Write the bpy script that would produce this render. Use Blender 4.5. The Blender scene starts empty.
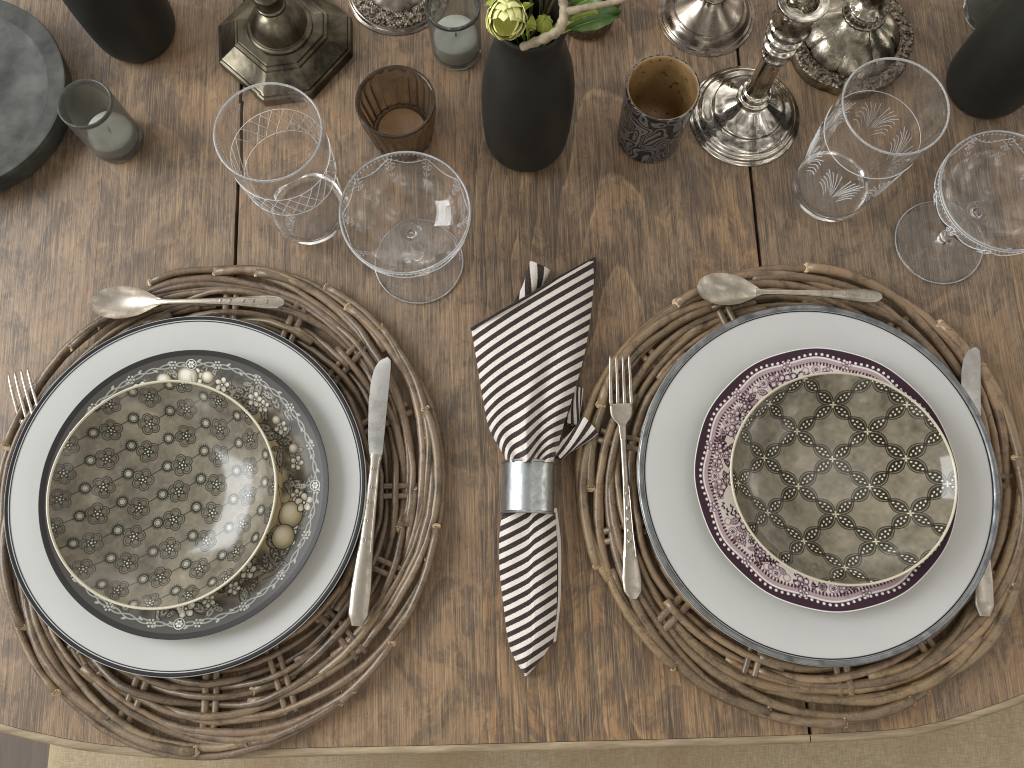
import bpy, bmesh, math, random
import numpy as np
from mathutils import Vector, Matrix
random.seed(7); rng = np.random.default_rng(7)
PI = math.pi; TAU = 2*math.pi
scene = bpy.context.scene
COL = scene.collection

# ------------------------------------------------------------------ camera
F, NX, NY, HC = 870.0, -4.0, 197.0, 0.75          # focal length (px), where straight-down lands, height above the table
_d = np.array([NX, NY, F]); _d /= np.linalg.norm(_d); _up = -_d
_v = np.array([0, -1.0, 0]); _v -= _d*(_v@_d); _v /= np.linalg.norm(_v); _r = np.cross(_v, _up)
cd = bpy.data.cameras.new('camera'); cam = bpy.data.objects.new('camera', cd); COL.objects.link(cam)
cd.sensor_fit = 'HORIZONTAL'; cd.sensor_width = 36; cd.lens = F*36/1024; cd.clip_start = 0.01; cd.clip_end = 100
cam.matrix_world = Matrix(((_r[0], -_r[1], -_r[2], 0), (_v[0], -_v[1], -_v[2], 0), (_up[0], -_up[1], -_up[2], HC), (0, 0, 0, 1)))
scene.camera = cam
def P(x, y, z=0.0):
    """table-space XY of a photo measurement at height z"""
    k = np.array([x-512, y-384, F]); return np.array([k@_r, k@_v])/-(k@_up)*(HC-z)
def P3(x, y, z): a = P(x, y, z); return (a[0], a[1], z)
def RW(x, y, w, z): return float(np.linalg.norm(P(x-w/2, y, z)-P(x+w/2, y, z))/2)

# ------------------------------------------------------------------ helpers
def lin(r, g, b):
    f = lambda c: c/12.92 if c <= .04045 else ((c+.055)/1.055)**2.4
    return np.array([f(r/255), f(g/255), f(b/255)])
def C(r, g, b, k=.66): return np.clip(lin(r, g, b)/k, 0, .86)
def rgba(c): return (float(c[0]), float(c[1]), float(c[2]), 1)

def tag(o, label=None, cat=None, group=None, kind=None):
    if label: o['label'] = label
    if cat: o['category'] = cat
    if group: o['group'] = group
    if kind: o['kind'] = kind
    return o
def thing(name, label, cat, loc=(0, 0, 0), group=None, rz=0):
    o = bpy.data.objects.new(name, None); COL.objects.link(o); o.location = loc; o.rotation_euler = (0, 0, rz)
    o.empty_display_size = .02
    return tag(o, label, cat, group)

def obj(name, V, Fc, mat, parent=None, smooth=True, col=None, attrs=None, recalc=False, sharp=None):
    me = bpy.data.meshes.new(name)
    V = np.asarray(V, dtype=np.float32)
    if isinstance(Fc, np.ndarray):
        n, k = Fc.shape
        me.vertices.add(len(V)); me.vertices.foreach_set('co', V.ravel())
        me.loops.add(n*k); me.loops.foreach_set('vertex_index', Fc.astype(np.int32).ravel())
        me.polygons.add(n); me.polygons.foreach_set('loop_start', np.arange(0, n*k, k, dtype=np.int32))
        me.update(calc_edges=True); me.validate()
    else:
        me.from_pydata([tuple(map(float, v)) for v in V], [], [tuple(int(i) for i in f) for f in Fc])
    if recalc:
        bm = bmesh.new(); bm.from_mesh(me); bmesh.ops.recalc_face_normals(bm, faces=bm.faces[:]); bm.to_mesh(me); bm.free()
    if col is not None:
        a = me.color_attributes.new('Col', 'FLOAT_COLOR', 'POINT')
        c = np.ones((len(V), 4), np.float32); c[:, :3] = col; a.data.foreach_set('color', c.ravel())
    for k_, val in (attrs or {}).items():
        a = me.attributes.new(k_, 'FLOAT', 'POINT'); a.data.foreach_set('value', np.asarray(val, np.float32))
    me.polygons.foreach_set('use_smooth', [smooth]*len(me.polygons))
    if smooth and sharp: me.set_sharp_from_angle(angle=math.radians(sharp))
    me.materials.append(mat)
    o = bpy.data.objects.new(name, me); COL.objects.link(o)
    if parent: o.parent = parent
    return o

class MB:
    """collects pieces into one mesh"""
    def __init__(s): s.V = []; s.F = []; s.C = []; s.n = 0; s.A = []
    def add(s, V, Fc, col=None, a=None):
        V = np.asarray(V, float); s.V.append(V); s.F += [tuple(int(i)+s.n for i in f) for f in Fc]; s.n += len(V)
        if col is not None: s.C.append(np.broadcast_to(np.asarray(col, float), (len(V), 3)))
        if a is not None: s.A.append(np.broadcast_to(np.asarray(a, float), (len(V),)))
    def build(s, name, mat, parent=None, **k):
        col = np.concatenate(s.C) if s.C else None
        at = {'q': np.concatenate(s.A)} if s.A else None
        return obj(name, np.concatenate(s.V), s.F, mat, parent, col=col, attrs=at, **k)

def spl(pts, n):
    """Catmull-Rom resample"""
    p = np.asarray(pts, float); q = np.vstack([2*p[0]-p[1], p, 2*p[-1]-p[-2]])
    out = []
    t = np.linspace(0, len(p)-1-1e-9, n)
    for tt in t:
        i = int(tt); f = tt-i; a, b, c, d = q[i], q[i+1], q[i+2], q[i+3]
        out.append(.5*(2*b+(c-a)*f+(2*a-5*b+4*c-d)*f*f+(3*b-a-3*c+d)*f**3))
    return np.array(out)

def grid_faces(m, n, wrap=False):
    """m rows, n columns"""
    i = np.arange(m-1)[:, None]; nn = n if wrap else n-1; j = np.arange(nn)[None]
    j2 = (j+1) % n
    return np.stack([i*n+j, i*n+j2, (i+1)*n+j2, (i+1)*n+j], -1).reshape(-1, 4)

def lathe(prof, n=64, rm=None, zm=None):
    """profile bottom-inside order such that faces point outward when r grows first"""
    p = np.asarray(prof, float); t = np.linspace(0, TAU, n, endpoint=False)
    R = np.maximum(p[:, 0], 2e-5)[:, None]*np.ones(n)[None]
    if rm is not None: R = R*rm(p[:, 0][:, None], p[:, 1][:, None], t[None])
    Z = p[:, 1][:, None]+0*R
    if zm is not None: Z = Z+zm(p[:, 0][:, None], p[:, 1][:, None], t[None])
    V = np.stack([R*np.cos(t), R*np.sin(t), Z], -1).reshape(-1, 3)
    return V, grid_faces(len(p), n, True)

def tube(path, rad, sides=8, cap=True):
    p = np.asarray(path, float); n = len(p); rad = np.broadcast_to(np.asarray(rad, float), (n,))
    T = np.gradient(p, axis=0); T /= np.linalg.norm(T, axis=1)[:, None]+1e-12
    up = np.array([0, 0, 1.0]) if abs(T[0, 2]) < .9 else np.array([1.0, 0, 0])
    V = []
    a = np.linspace(0, TAU, sides, endpoint=False)
    N = up-T[0]*(up@T[0]); N /= np.linalg.norm(N)
    for i in range(n):
        N = N-T[i]*(N@T[i]); N /= np.linalg.norm(N)+1e-12; B = np.cross(T[i], N)
        V.append(p[i]+rad[i]*(np.cos(a)[:, None]*N+np.sin(a)[:, None]*B))
    Fc = [tuple(f) for f in grid_faces(n, sides, True)]
    if cap: Fc += [tuple(range(sides))[::-1], tuple((n-1)*sides+k for k in range(sides))]
    return np.concatenate(V), Fc

def loft(path, hw, ht, sides=14, pw=2.4):
    """flat-ish bar along a path: half widths hw (horizontal), half thicknesses ht (vertical)"""
    p = np.asarray(path, float); n = len(p); T = np.gradient(p, axis=0); T /= np.linalg.norm(T, axis=1)[:, None]
    S = np.stack([-T[:, 1], T[:, 0], 0*T[:, 0]], 1); S /= np.linalg.norm(S, axis=1)[:, None]; U = np.cross(T, S)
    a = np.linspace(0, TAU, sides, endpoint=False); ca, sa = np.cos(a), np.sin(a)
    ca = np.sign(ca)*abs(ca)**(2/pw); sa = np.sign(sa)*abs(sa)**(2/pw)
    hw = np.broadcast_to(hw, (n,)); ht = np.broadcast_to(ht, (n,))
    V = (p[:, None]+S[:, None]*(ca[None]*hw[:, None])[..., None]+U[:, None]*(sa[None]*ht[:, None])[..., None]).reshape(-1, 3)
    Fc = [tuple(f) for f in grid_faces(n, sides, True)]+[tuple(range(sides))[::-1], tuple((n-1)*sides+k for k in range(sides))]
    return V, Fc

# ------------------------------------------------------------------ painting for decorated china (stored as point colours)
class Canvas:
    def __init__(s, half, n, base): s.h = half; s.n = n; s.px = 2*half/n; s.a = np.empty((n, n, 3)); s.a[:] = base
    def w(s, x0, x1, y0, y1):
        f = lambda v: int(np.clip((v+s.h)/s.px, 0, s.n))
        i0, i1, j0, j1 = f(y0)-1, f(y1)+2, f(x0)-1, f(x1)+2
        i0 = max(i0, 0); j0 = max(j0, 0); i1 = min(i1, s.n); j1 = min(j1, s.n)
        if i1 <= i0 or j1 <= j0: return None
        Y, X = np.mgrid[i0:i1, j0:j1]; return (slice(i0, i1), slice(j0, j1)), (X+.5)*s.px-s.h, (Y+.5)*s.px-s.h
    def put(s, sl, m, col, a): m = np.clip(m, 0, 1)[..., None]*a; s.a[sl] = s.a[sl]*(1-m)+np.asarray(col)*m
    def ell(s, x, y, rx, ry, rot, col, a=1, ring=None, soft=None):
        R = max(rx, ry)*1.1+(ring or 0)+s.px*2; g = s.w(x-R, x+R, y-R, y+R)
        if g is None: return
        sl, X, Y = g; c, q = math.cos(rot), math.sin(rot); u = (X-x)*c+(Y-y)*q; v = -(X-x)*q+(Y-y)*c
        k = np.sqrt((u/rx)**2+(v/ry)**2)+1e-9; d = (k-1)*min(rx, ry) if abs(rx-ry) > 1e-9 else (k-1)*rx
        if ring is not None: d = abs(d)-ring/2
        s.put(sl, .5-d/(soft or s.px), col, a)
    def disc(s, x, y, r, col, a=1, ring=None, soft=None): s.ell(x, y, r, r, 0, col, a, ring, soft)
    def line(s, pts, wd, col, a=1):
        pts = [np.asarray(p, float) for p in pts]
        for p, q in zip(pts[:-1], pts[1:]):
            R = wd+s.px*2; g = s.w(min(p[0], q[0])-R, max(p[0], q[0])+R, min(p[1], q[1])-R, max(p[1], q[1])+R)
            if g is None: continue
            sl, X, Y = g; dx, dy = q-p; L = dx*dx+dy*dy+1e-15
            t = np.clip(((X-p[0])*dx+(Y-p[1])*dy)/L, 0, 1)
            s.put(sl, .5-(np.hypot(X-p[0]-t*dx, Y-p[1]-t*dy)-wd/2)/s.px, col, a)
    def lens(s, x, y, L, wd, rot, col, a=1):
        """pointed leaf"""
        R = L*.55+s.px*2; g = s.w(x-R, x+R, y-R, y+R)
        if g is None: return
        sl, X, Y = g; c, q = math.cos(rot), math.sin(rot); u = ((X-x)*c+(Y-y)*q)/(L/2); v = -(X-x)*q+(Y-y)*c
        d = abs(v)-wd/2*np.clip(1-u*u, 0, 1); s.put(sl, np.where(abs(u) < 1, .5-d/s.px, 0), col, a)
    def leaf(s, x, y, L, wd, rot, col, dark, light, a=1):
        s.lens(x, y, L, wd, rot, dark, a); s.lens(x, y, L*.9, wd*.75, rot, col, a)
        c, q = math.cos(rot), math.sin(rot); s.line([(x-c*L*.45, y-q*L*.45), (x+c*L*.45, y+q*L*.45)], L*.05, dark, a)
        for k in (-.25, 0, .22):
            for sg in (-1, 1):
                x0, y0 = x+c*L*k, y+q*L*k; r2 = rot+sg*.7
                s.line([(x0, y0), (x0+math.cos(r2)*wd*.4, y0+math.sin(r2)*wd*.4)], L*.03, light, a*.8)
    def flower(s, x, y, r, col, dark, light, n=5, ph=0, a=1):
        for k in range(n):
            t = ph+k*TAU/n; px, py = x+math.cos(t)*r*.55, y+math.sin(t)*r*.55
            s.ell(px, py, r*.5, r*.42, t, dark, a); s.ell(px, py, r*.4, r*.32, t, col, a); s.ell(px+math.cos(t)*r*.12, py+math.sin(t)*r*.12, r*.2, r*.2, t, light, a*.8)
        s.disc(x, y, r*.25, dark, a); s.disc(x, y, r*.12, light, a)
    def noise(s, amp, cells, seed):
        g = np.random.default_rng(seed); out = 0
        for c in cells:
            k = g.normal(size=(c+1, c+1)); t = np.linspace(0, c-1e-6, s.n); i = t.astype(int); f = t-i; f = f*f*(3-2*f)
            r0 = k[i][:, i]*(1-f)[None]+k[i][:, i+1]*f[None]; r1 = k[i+1][:, i]*(1-f)[None]+k[i+1][:, i+1]*f[None]
            out = out+(r0*(1-f)[:, None]+r1*f[:, None])
        s.a *= np.clip(1+amp*out, .3, 2)[..., None]
    def sample(s, x, y):
        u = np.clip((x+s.h)/s.px-.5, 0, s.n-1.001); v = np.clip((y+s.h)/s.px-.5, 0, s.n-1.001)
        i = v.astype(int); j = u.astype(int); f = (v-i)[..., None]; g = (u-j)[..., None]
        return (s.a[i, j]*(1-g)+s.a[i, j+1]*g)*(1-f)+(s.a[i+1, j]*(1-g)+s.a[i+1, j+1]*g)*f

def painted_disc(name, prof, cv, mat, parent, n=900, m=220, r0=.0, rm=None, arc=True, sub=None):
    """lathe of a top-surface profile (r,z) with canvas colours mapped by arc length"""
    pr = spl(prof, 400); s = np.concatenate([[0], np.cumsum(np.hypot(*np.diff(pr, axis=0).T))])+pr[0, 0]
    ss = np.concatenate([np.linspace(s[0], r0, 12, endpoint=False), np.linspace(max(r0, s[0]), s[-1], m)]) if r0 > s[0] else np.linspace(s[0], s[-1], m)
    R = np.maximum(np.interp(ss, s, pr[:, 0]), 2e-5); Z = np.interp(ss, s, pr[:, 1])
    t = np.linspace(0, TAU, n, endpoint=False)
    k = np.ones((len(ss), n)) if rm is None else rm(R[:, None], t[None])
    V = np.stack([R[:, None]*k*np.cos(t), R[:, None]*k*np.sin(t), Z[:, None]+0*k], -1).reshape(-1, 3)
    A = (ss if arc else R)[:, None]
    colr = cv.sample((A*np.cos(t)).ravel(), (A*np.sin(t)).ravel())
    return obj(name, V, grid_faces(len(ss), n, True), mat, parent, col=colr)

# ------------------------------------------------------------------ materials
class NT:
    def __init__(s, name):
        s.m = bpy.data.materials.new(name); s.m.use_nodes = True; s.t = s.m.node_tree; s.b = s.t.nodes['Principled BSDF']; s.out = s.t.nodes['Material Output']
    def n(s, typ, **k):
        x = s.t.nodes.new('ShaderNode'+typ)
        for a, b in k.items():
            if a.startswith('i_'):
                key = a[2:]; key = int(key) if key.isdigit() else key.replace('_', ' '); s.set(x.inputs[key], b)
            else: setattr(x, a, b)
        return x
    def set(s, inp, v):
        if isinstance(v, bpy.types.NodeSocket): s.t.links.new(v, inp)
        else:
            if isinstance(v, np.ndarray): v = tuple(float(q) for q in v)
            if isinstance(v, tuple) and len(v) == 3 and inp.type == 'RGBA': v = v+(1,)
            inp.default_value = v
    def math(s, op, a, b=0.0, c=None, clamp=False):
        x = s.t.nodes.new('ShaderNodeMath'); x.operation = op; x.use_clamp = clamp; s.set(x.inputs[0], a); s.set(x.inputs[1], b)
        if c is not None: s.set(x.inputs[2], c)
        return x.outputs[0]
    def mix(s, f, a, b, mode='MIX'):
        x = s.t.nodes.new('ShaderNodeMix'); x.data_type = 'RGBA'; x.blend_type = mode; s.set(x.inputs[0], f); s.set(x.inputs[6], a); s.set(x.inputs[7], b); return x.outputs[2]
    def ramp(s, f, stops, interp='LINEAR'):
        x = s.t.nodes.new('ShaderNodeValToRGB'); x.color_ramp.interpolation = interp; e = x.color_ramp.elements
        while len(e) < len(stops): e.new(.5)
        for k, (p, c) in zip(e, stops):
            k.position = p; k.color = rgba(c) if not np.isscalar(c) else (c, c, c, 1)
        s.set(x.inputs[0], f); return x.outputs[0]
    def coords(s, scale=(1, 1, 1), rz=0, loc=(0, 0, 0), gen='Object'):
        c = s.n('TexCoord'); mp = s.n('Mapping'); s.t.links.new(c.outputs[gen], mp.inputs[0]); mp.inputs['Scale'].default_value = scale; mp.inputs['Rotation'].default_value = (0, 0, rz); mp.inputs['Location'].default_value = loc; return mp.outputs[0]
    def noise(s, vec, scale, detail=4, rough=.5, dist=0):
        x = s.n('TexNoise'); x.inputs['Scale'].default_value = scale; x.inputs['Detail'].default_value = detail; x.inputs['Roughness'].default_value = rough; x.inputs['Distortion'].default_value = dist
        if vec is not None: s.t.links.new(vec, x.inputs['Vector'])
        return x.outputs[0]
    def bump(s, h, strength=.3, dist=.001):
        x = s.n('Bump'); x.inputs['Strength'].default_value = strength; x.inputs['Distance'].default_value = dist; s.t.links.new(h, x.inputs['Height']); s.t.links.new(x.outputs[0], s.b.inputs['Normal']); return x
    def p(s, **k):
        for a, v in k.items(): s.set(s.b.inputs[a.replace('_', ' ')], v)
        return s.m

def simple(name, col, rough=.5, metal=0, spec=.5, coat=0, coat_r=.05, var=.0, vs=60, bump=0, bs=200, rvar=0):
    k = NT(name); co = k.coords()
    base = np.asarray(col)
    if var:
        f = k.noise(co, vs, 5, .6); c = k.mix(k.ramp(f, [(.3, 0.), (.7, 1.)]), base*(1-var), np.clip(base*(1+var), 0, 1))
    else: c = tuple(base)
    k.p(Base_Color=c, Roughness=rough, Metallic=metal, Coat_Weight=coat, Coat_Roughness=coat_r, Specular_IOR_Level=spec)
    if rvar: k.set(k.b.inputs['Roughness'], k.math('ADD', k.math('MULTIPLY', k.noise(co, vs*.7, 5, .65), rvar), rough-rvar/2))
    if bump: k.bump(k.noise(co, bs, 4), bump, .0006)
    return k.m

def wood_board(name, x0, y0, seed, tone=1.0, warm=.5, figure=.3):
    """plain-sawn stained board: growth rings cut at a shallow angle around (x0,y0) in table coordinates"""
    k = NT(name); co = k.coords(rz=0)
    sx = k.n('SeparateXYZ'); k.t.links.new(co, sx.inputs[0]); X, Y = sx.outputs[0], sx.outputs[1]
    so = seed*3.7
    wv = k.n('CombineXYZ'); k.set(wv.inputs[0], k.math('MULTIPLY', X, 1.0)); k.set(wv.inputs[1], k.math('MULTIPLY', Y, .28)); k.set(wv.inputs[2], so)
    w1 = k.noise(wv.outputs[0], 9, 3, .5)
    dx = k.math('ADD', k.math('SUBTRACT', X, x0), k.math('MULTIPLY', k.math('SUBTRACT', w1, .5), .09))
    dy = k.math('MULTIPLY', k.math('SUBTRACT', Y, y0), .15)
    d = k.math('SQRT', k.math('ADD', k.math('MULTIPLY', dx, dx), k.math('MULTIPLY', dy, dy)))
    fw = k.n('CombineXYZ'); k.set(fw.inputs[0], k.math('MULTIPLY', X, 1)); k.set(fw.inputs[1], k.math('MULTIPLY', Y, .022)); k.set(fw.inputs[2], so+5)
    fib = k.noise(fw.outputs[0], 520, 4, .7)                       # fine pores
    fib2 = k.noise(fw.outputs[0], 150, 4, .65)
    fib3 = k.noise(fw.outputs[0], 1100, 2, .6)
    ring = k.math('FRACT', k.math('ADD', k.math('MULTIPLY', d, 74), k.math('MULTIPLY', fib2, .18)))
    lateW = k.ramp(ring, [(0, 1.), (.10, .9), (.45, .25), (.80, 0.), (.93, .1), (.97, 1.)])
    edge = k.ramp(ring, [(.84, 0.), (.91, 1.), (.955, 0.)])
    bl = k.n('CombineXYZ'); k.set(bl.inputs[0], X); k.set(bl.inputs[1], k.math('MULTIPLY', Y, .6)); k.set(bl.inputs[2], so+9)
    b1 = k.noise(bl.outputs[0], 11, 6, .6, .5); b2 = k.noise(bl.outputs[0], 22, 10, .74, 1.2)
    b3 = k.noise(bl.outputs[0], 5.5, 4, .55, .3); b4 = k.noise(bl.outputs[0], 110, 6, .75, .5)
    dark = C(52, 46, 41)*tone; mid = C(114, 93, 71)*tone; lit = C(150, 126, 97)*tone; org = C(136, 106, 75)*tone; grey = C(92, 85, 77)*tone
    c = k.mix(k.ramp(b1, [(.44, 0.), (.56, .75*warm+.3)]), mid, org)
    c = k.mix(k.ramp(b3, [(.46, 0.), (.60, .6)]), c, grey)
    far = k.n('MapRange'); k.set(far.inputs[0], Y); far.inputs[1].default_value = -.05; far.inputs[2].default_value = .34; c = k.mix(k.math('MULTIPLY', far.outputs[0], .32), c, k.mix(.5, grey, mid)); c = k.mix(k.math('MULTIPLY', k.math('SUBTRACT', 1.0, far.outputs[0]), .38), c, C(126, 97, 63)*tone)
    c = k.mix(k.math('MULTIPLY', lateW, .62*figure), c, dark)
    c = k.mix(k.math('MULTIPLY', edge, .62*figure), c, lit)
    c = k.mix(k.ramp(b2, [(.485, 0.), (.56, .56)]), c, dark*1.15)
    c = k.mix(k.ramp(b2, [(.30, .28), (.43, 0.)]), c, lit)
    c = k.mix(k.ramp(b4, [(.52, 0.), (.64, .42)]), c, dark)
    c = k.mix(k.ramp(fib, [(.42, .40+.2*figure), (.50, 0.)]), c, dark*.9)
    c = k.mix(k.ramp(fib2, [(.54, 0.), (.68, .28)]), c, lit)
    c = k.mix(k.ramp(fib3, [(.53, 0.), (.62, .38)]), c, lit*1.05)
    vo = k.n('TexVoronoi'); vo.inputs['Scale'].default_value = 7.0; k.t.links.new(bl.outputs[0], vo.inputs['Vector']); kd = k.math('ADD', vo.outputs['Distance'], k.math('MULTIPLY', k.math('SUBTRACT', fib2, .5), .05))
    c = k.mix(k.ramp(kd, [(.018, .75), (.05, 0.)]), c, dark*.6)
    sp = k.noise(co, 420, 2, .5); c = k.mix(k.ramp(sp, [(.72, 0.), (.76, .8)]), c, dark*.5)
    h = k.math('ADD', k.math('MULTIPLY', fib, .8), k.math('MULTIPLY', ring, .3)); k.bump(h, .3, .0008)
    k.p(Base_Color=c, Roughness=k.math('ADD', k.math('MULTIPLY', b2, .25), .33), Specular_IOR_Level=.5)
    return k.m

def attr_mat(name, rough=.4, coat=0, coat_r=.06, spec=.5, var=0, vs=60, metal=0, bump=0, bs=150, tint=None):
    k = NT(name); a = k.n('Attribute'); a.attribute_name = 'Col'; c = a.outputs['Color']; co = k.coords()
    if var: c = k.mix(k.ramp(k.noise(co, vs, 6, .65), [(.3, var), (.7, 0.)]), c, (.02, .015, .01))
    k.p(Base_Color=c, Roughness=rough, Coat_Weight=coat, Coat_Roughness=coat_r, Specular_IOR_Level=spec, Metallic=metal)
    if bump: k.bump(k.noise(co, bs, 4, .6), bump, .0006)
    return k.m

def cane_mat(name):
    k = NT(name); a = k.n('Attribute'); a.attribute_name = 'Col'; co = k.coords()
    n1 = k.noise(co, 90, 6, .7, .6); n2 = k.noise(co, 600, 3, .6)
    c = k.mix(k.ramp(n1, [(.38, .6), (.52, 0.)]), a.outputs['Color'], (.045, .032, .02))
    c = k.mix(k.ramp(n2, [(.55, 0.), (.70, .4)]), c, (.36, .29, .20))
    k.p(Base_Color=c, Roughness=k.math('ADD', k.math('MULTIPLY', n1, .3), .20), Specular_IOR_Level=.7)
    k.bump(k.math('ADD', n1, k.math('MULTIPLY', n2, .4)), .35, .0008)
    return k.m

def metal_mat(name, col, dark, rough=.18, tarnish=.5, vs=35, bump=.0, lo=.42, hi=.62, bs=220, tr=.25):
    k = NT(name); co = k.coords(); f = k.noise(co, vs, 6, .65, .5); m = k.ramp(f, [(lo, 0.), (hi, tarnish)])
    k.p(Base_Color=k.mix(m, col, dark), Metallic=1.0, Roughness=k.math('ADD', k.math('MULTIPLY', m, tr), rough))
    if bump: k.bump(k.noise(co, bs, 4, .6), bump, .001)
    return k.m

def glass_mat(name, col=(1, 1, 1), rough=0.0, ior=1.45):
    k = NT(name); g = k.n('BsdfGlass'); g.inputs['Color'].default_value = rgba(col); g.inputs['Roughness'].default_value = rough; g.inputs['IOR'].default_value = ior
    k.t.links.new(g.outputs[0], k.out.inputs[0]); return k.m

M = {}
def haze_glass(name, col, rough, hcol, amt, ior=1.45):
    """glass with a patchy diffuse colour mixed in"""
    k = NT(name); g = k.n('BsdfGlass'); g.inputs['Color'].default_value = rgba(col); g.inputs['Roughness'].default_value = rough; g.inputs['IOR'].default_value = ior
    d = k.n('BsdfDiffuse'); d.inputs['Color'].default_value = rgba(hcol); x = k.n('MixShader'); co = k.coords(scale=(1, 1, .5)); f = k.noise(co, 40, 5, .65)
    k.set(x.inputs[0], k.math('MULTIPLY', k.ramp(f, [(.3, .55), (.7, 1.)]), amt)); k.t.links.new(g.outputs[0], x.inputs[1]); k.t.links.new(d.outputs[0], x.inputs[2]); k.t.links.new(x.outputs[0], k.out.inputs[0]); return k.m
M['enamel'] = simple('white_glaze', (.50, .505, .49), .30, coat=.35, coat_r=.14, var=.025, vs=25)
M['black_rim'] = simple('black_enamel', lin(24, 25, 28), .4, spec=.3, coat=.1)
M['silver_rim'] = metal_mat('worn_rim_metal', lin(150, 154, 156), lin(62, 64, 68), .32, .7, 70, lo=.4, hi=.7)
M['cream_edge'] = simple('cream_glaze', C(164, 158, 140), .3, coat=.5, var=.06)
M['china'] = attr_mat('transfer_printed_china', .38, coat=.14, coat_r=.1, spec=.22)
M['china_under'] = simple('plain_china', C(190, 186, 170), .35)
M['bowl_glaze'] = attr_mat('antique_bowl_glaze', .4, coat=.9, coat_r=.13, spec=.15, var=.42, vs=42, bump=.10, bs=70)
M['bowl_glaze_shiny'] = attr_mat('antique_bowl_glaze_shiny', .4, coat=.8, coat_r=.06, spec=.1, var=.38, vs=36, bump=.09, bs=60)
M['cane'] = cane_mat('peeled_cane'); M['cane_end'] = simple('cut_cane_end', C(158, 138, 108), .7, var=.3, vs=400)
M['flatware'] = metal_mat('silver_flatware', lin(198, 191, 179), lin(132, 119, 102), .28, .6, 60, bump=.06, bs=500)
M['blade'] = metal_mat('knife_steel', lin(200, 199, 195), lin(165, 162, 155), .24, .6, 55, bump=.05, bs=400)
M['silver'] = metal_mat('polished_silver', lin(206, 201, 190), lin(78, 71, 66), .06, .85, 34, lo=.5, hi=.62, tr=.2)
M['old_silver'] = metal_mat('tarnished_silver', lin(168, 158, 145), lin(70, 58, 54), .14, .9, 26, lo=.36, hi=.62)
M['pewter'] = metal_mat('aged_brass_pewter', lin(126, 119, 102), lin(56, 52, 44), .29, .95, 22, lo=.34, hi=.60)
M['ornate'] = metal_mat('ornate_silver', lin(168, 161, 145), lin(58, 52, 44), .17, .9, 45, lo=.42, hi=.62, bump=.25, bs=240)
M['relief'] = metal_mat('relief_silver', lin(160, 148, 132), lin(40, 32, 28), .24, .95, 260, lo=.4, hi=.58, bump=.9, bs=300)
M['black_vase'] = simple('matte_black_ceramic', lin(31, 32, 29), .5, spec=.4, var=.25, vs=40, rvar=.2, bump=.06, bs=300)
M['galv'] = metal_mat('galvanised_metal', lin(200, 205, 206), lin(138, 141, 142), .28, .7, 90, bump=.12, lo=.4, hi=.6)
M['zinc'] = simple('weathered_zinc', C(54, 55, 52), .6, spec=.3, var=.7, vs=34, bump=.5, bs=140, rvar=.35)
M['glass'] = haze_glass('clear_glass', (1, 1, 1), 0, (.8, .82, .82), .022)
M['smoke'] = haze_glass('smoky_glass', lin(234, 234, 231), .12, (.26, .26, .25), .26)
M['smoke_clear'] = haze_glass('smoky_clear_glass', lin(232, 233, 231), .05, (.30, .31, .30), .13)
M['brown_glass'] = haze_glass('brown_glass', lin(229, 220, 206), .06, (.17, .135, .105), .30)
M['wax'] = simple('white_wax', C(180, 182, 176), .5, var=.06, vs=90)
M['amber_in'] = simple('amber_mercury_lining', C(118, 92, 60), .3, coat=.4, var=.3, vs=55)
M['linen'] = None
def mercury():
    k = NT('embossed_mercury_glass'); co = k.coords(scale=(1, 1, .8)); n = k.noise(co, 58, 0, .5, .8)
    m = k.math('SINE', k.math('MULTIPLY', n, 46)); f = k.ramp(k.math('ADD', k.math('MULTIPLY', m, .5), .5), [(.4, 0.), (.6, 1.)])
    k.p(Base_Color=k.mix(f, lin(14, 14, 15), lin(112, 112, 116)), Roughness=.32, Metallic=k.math('MULTIPLY', f, .25), Coat_Weight=.4); k.bump(f, .6, .001); return k.m
M['mercury'] = mercury()
def etched():
    k = NT('etched_glass_lines'); t = k.n('BsdfTransparent'); d = k.n('BsdfPrincipled'); d.inputs['Base Color'].default_value = (.85, .87, .88, 1); d.inputs['Roughness'].default_value = .3
    x = k.n('MixShader'); x.inputs[0].default_value = .82; k.t.links.new(t.outputs[0], x.inputs[1]); k.t.links.new(d.outputs[0], x.inputs[2]); k.t.links.new(x.outputs[0], k.out.inputs[0]); return k.m
M['etch'] = etched()
M['rim_glass'] = haze_glass('painted_glint_rim_glass', (1, 1, 1), 0, (.85, .87, .88), .38)  # white mixed into the rims stands in for bright window glints
def napkin_mat():
    k = NT('striped_cotton'); a = k.n('Attribute'); a.attribute_name = 'q'; co = k.coords(); n = k.noise(co, 900, 2, .6); n2 = k.noise(co, 220, 3, .6)
    q = k.math('ADD', a.outputs['Fac'], k.math('MULTIPLY', k.math('SUBTRACT', n, .5), .10)); f = k.math('FRACT', q)
    s = k.ramp(f, [(0, 0.), (.03, 1.), (.49, 1.), (.52, 0.)])
    w = k.mix(k.ramp(n, [(.35, .35), (.6, 0.)]), C(188, 180, 174), C(146, 138, 132)); b = k.mix(k.ramp(n, [(.4, 0.), (.7, .5)]), lin(44, 38, 37), lin(92, 82, 76))
    k.p(Base_Color=k.mix(s, b, w), Roughness=.85, Specular_IOR_Level=.2, Sheen_Weight=.15); k.bump(k.math('ADD', n, n2), .4, .0006); return k.m
M['napkin'] = napkin_mat()
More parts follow.
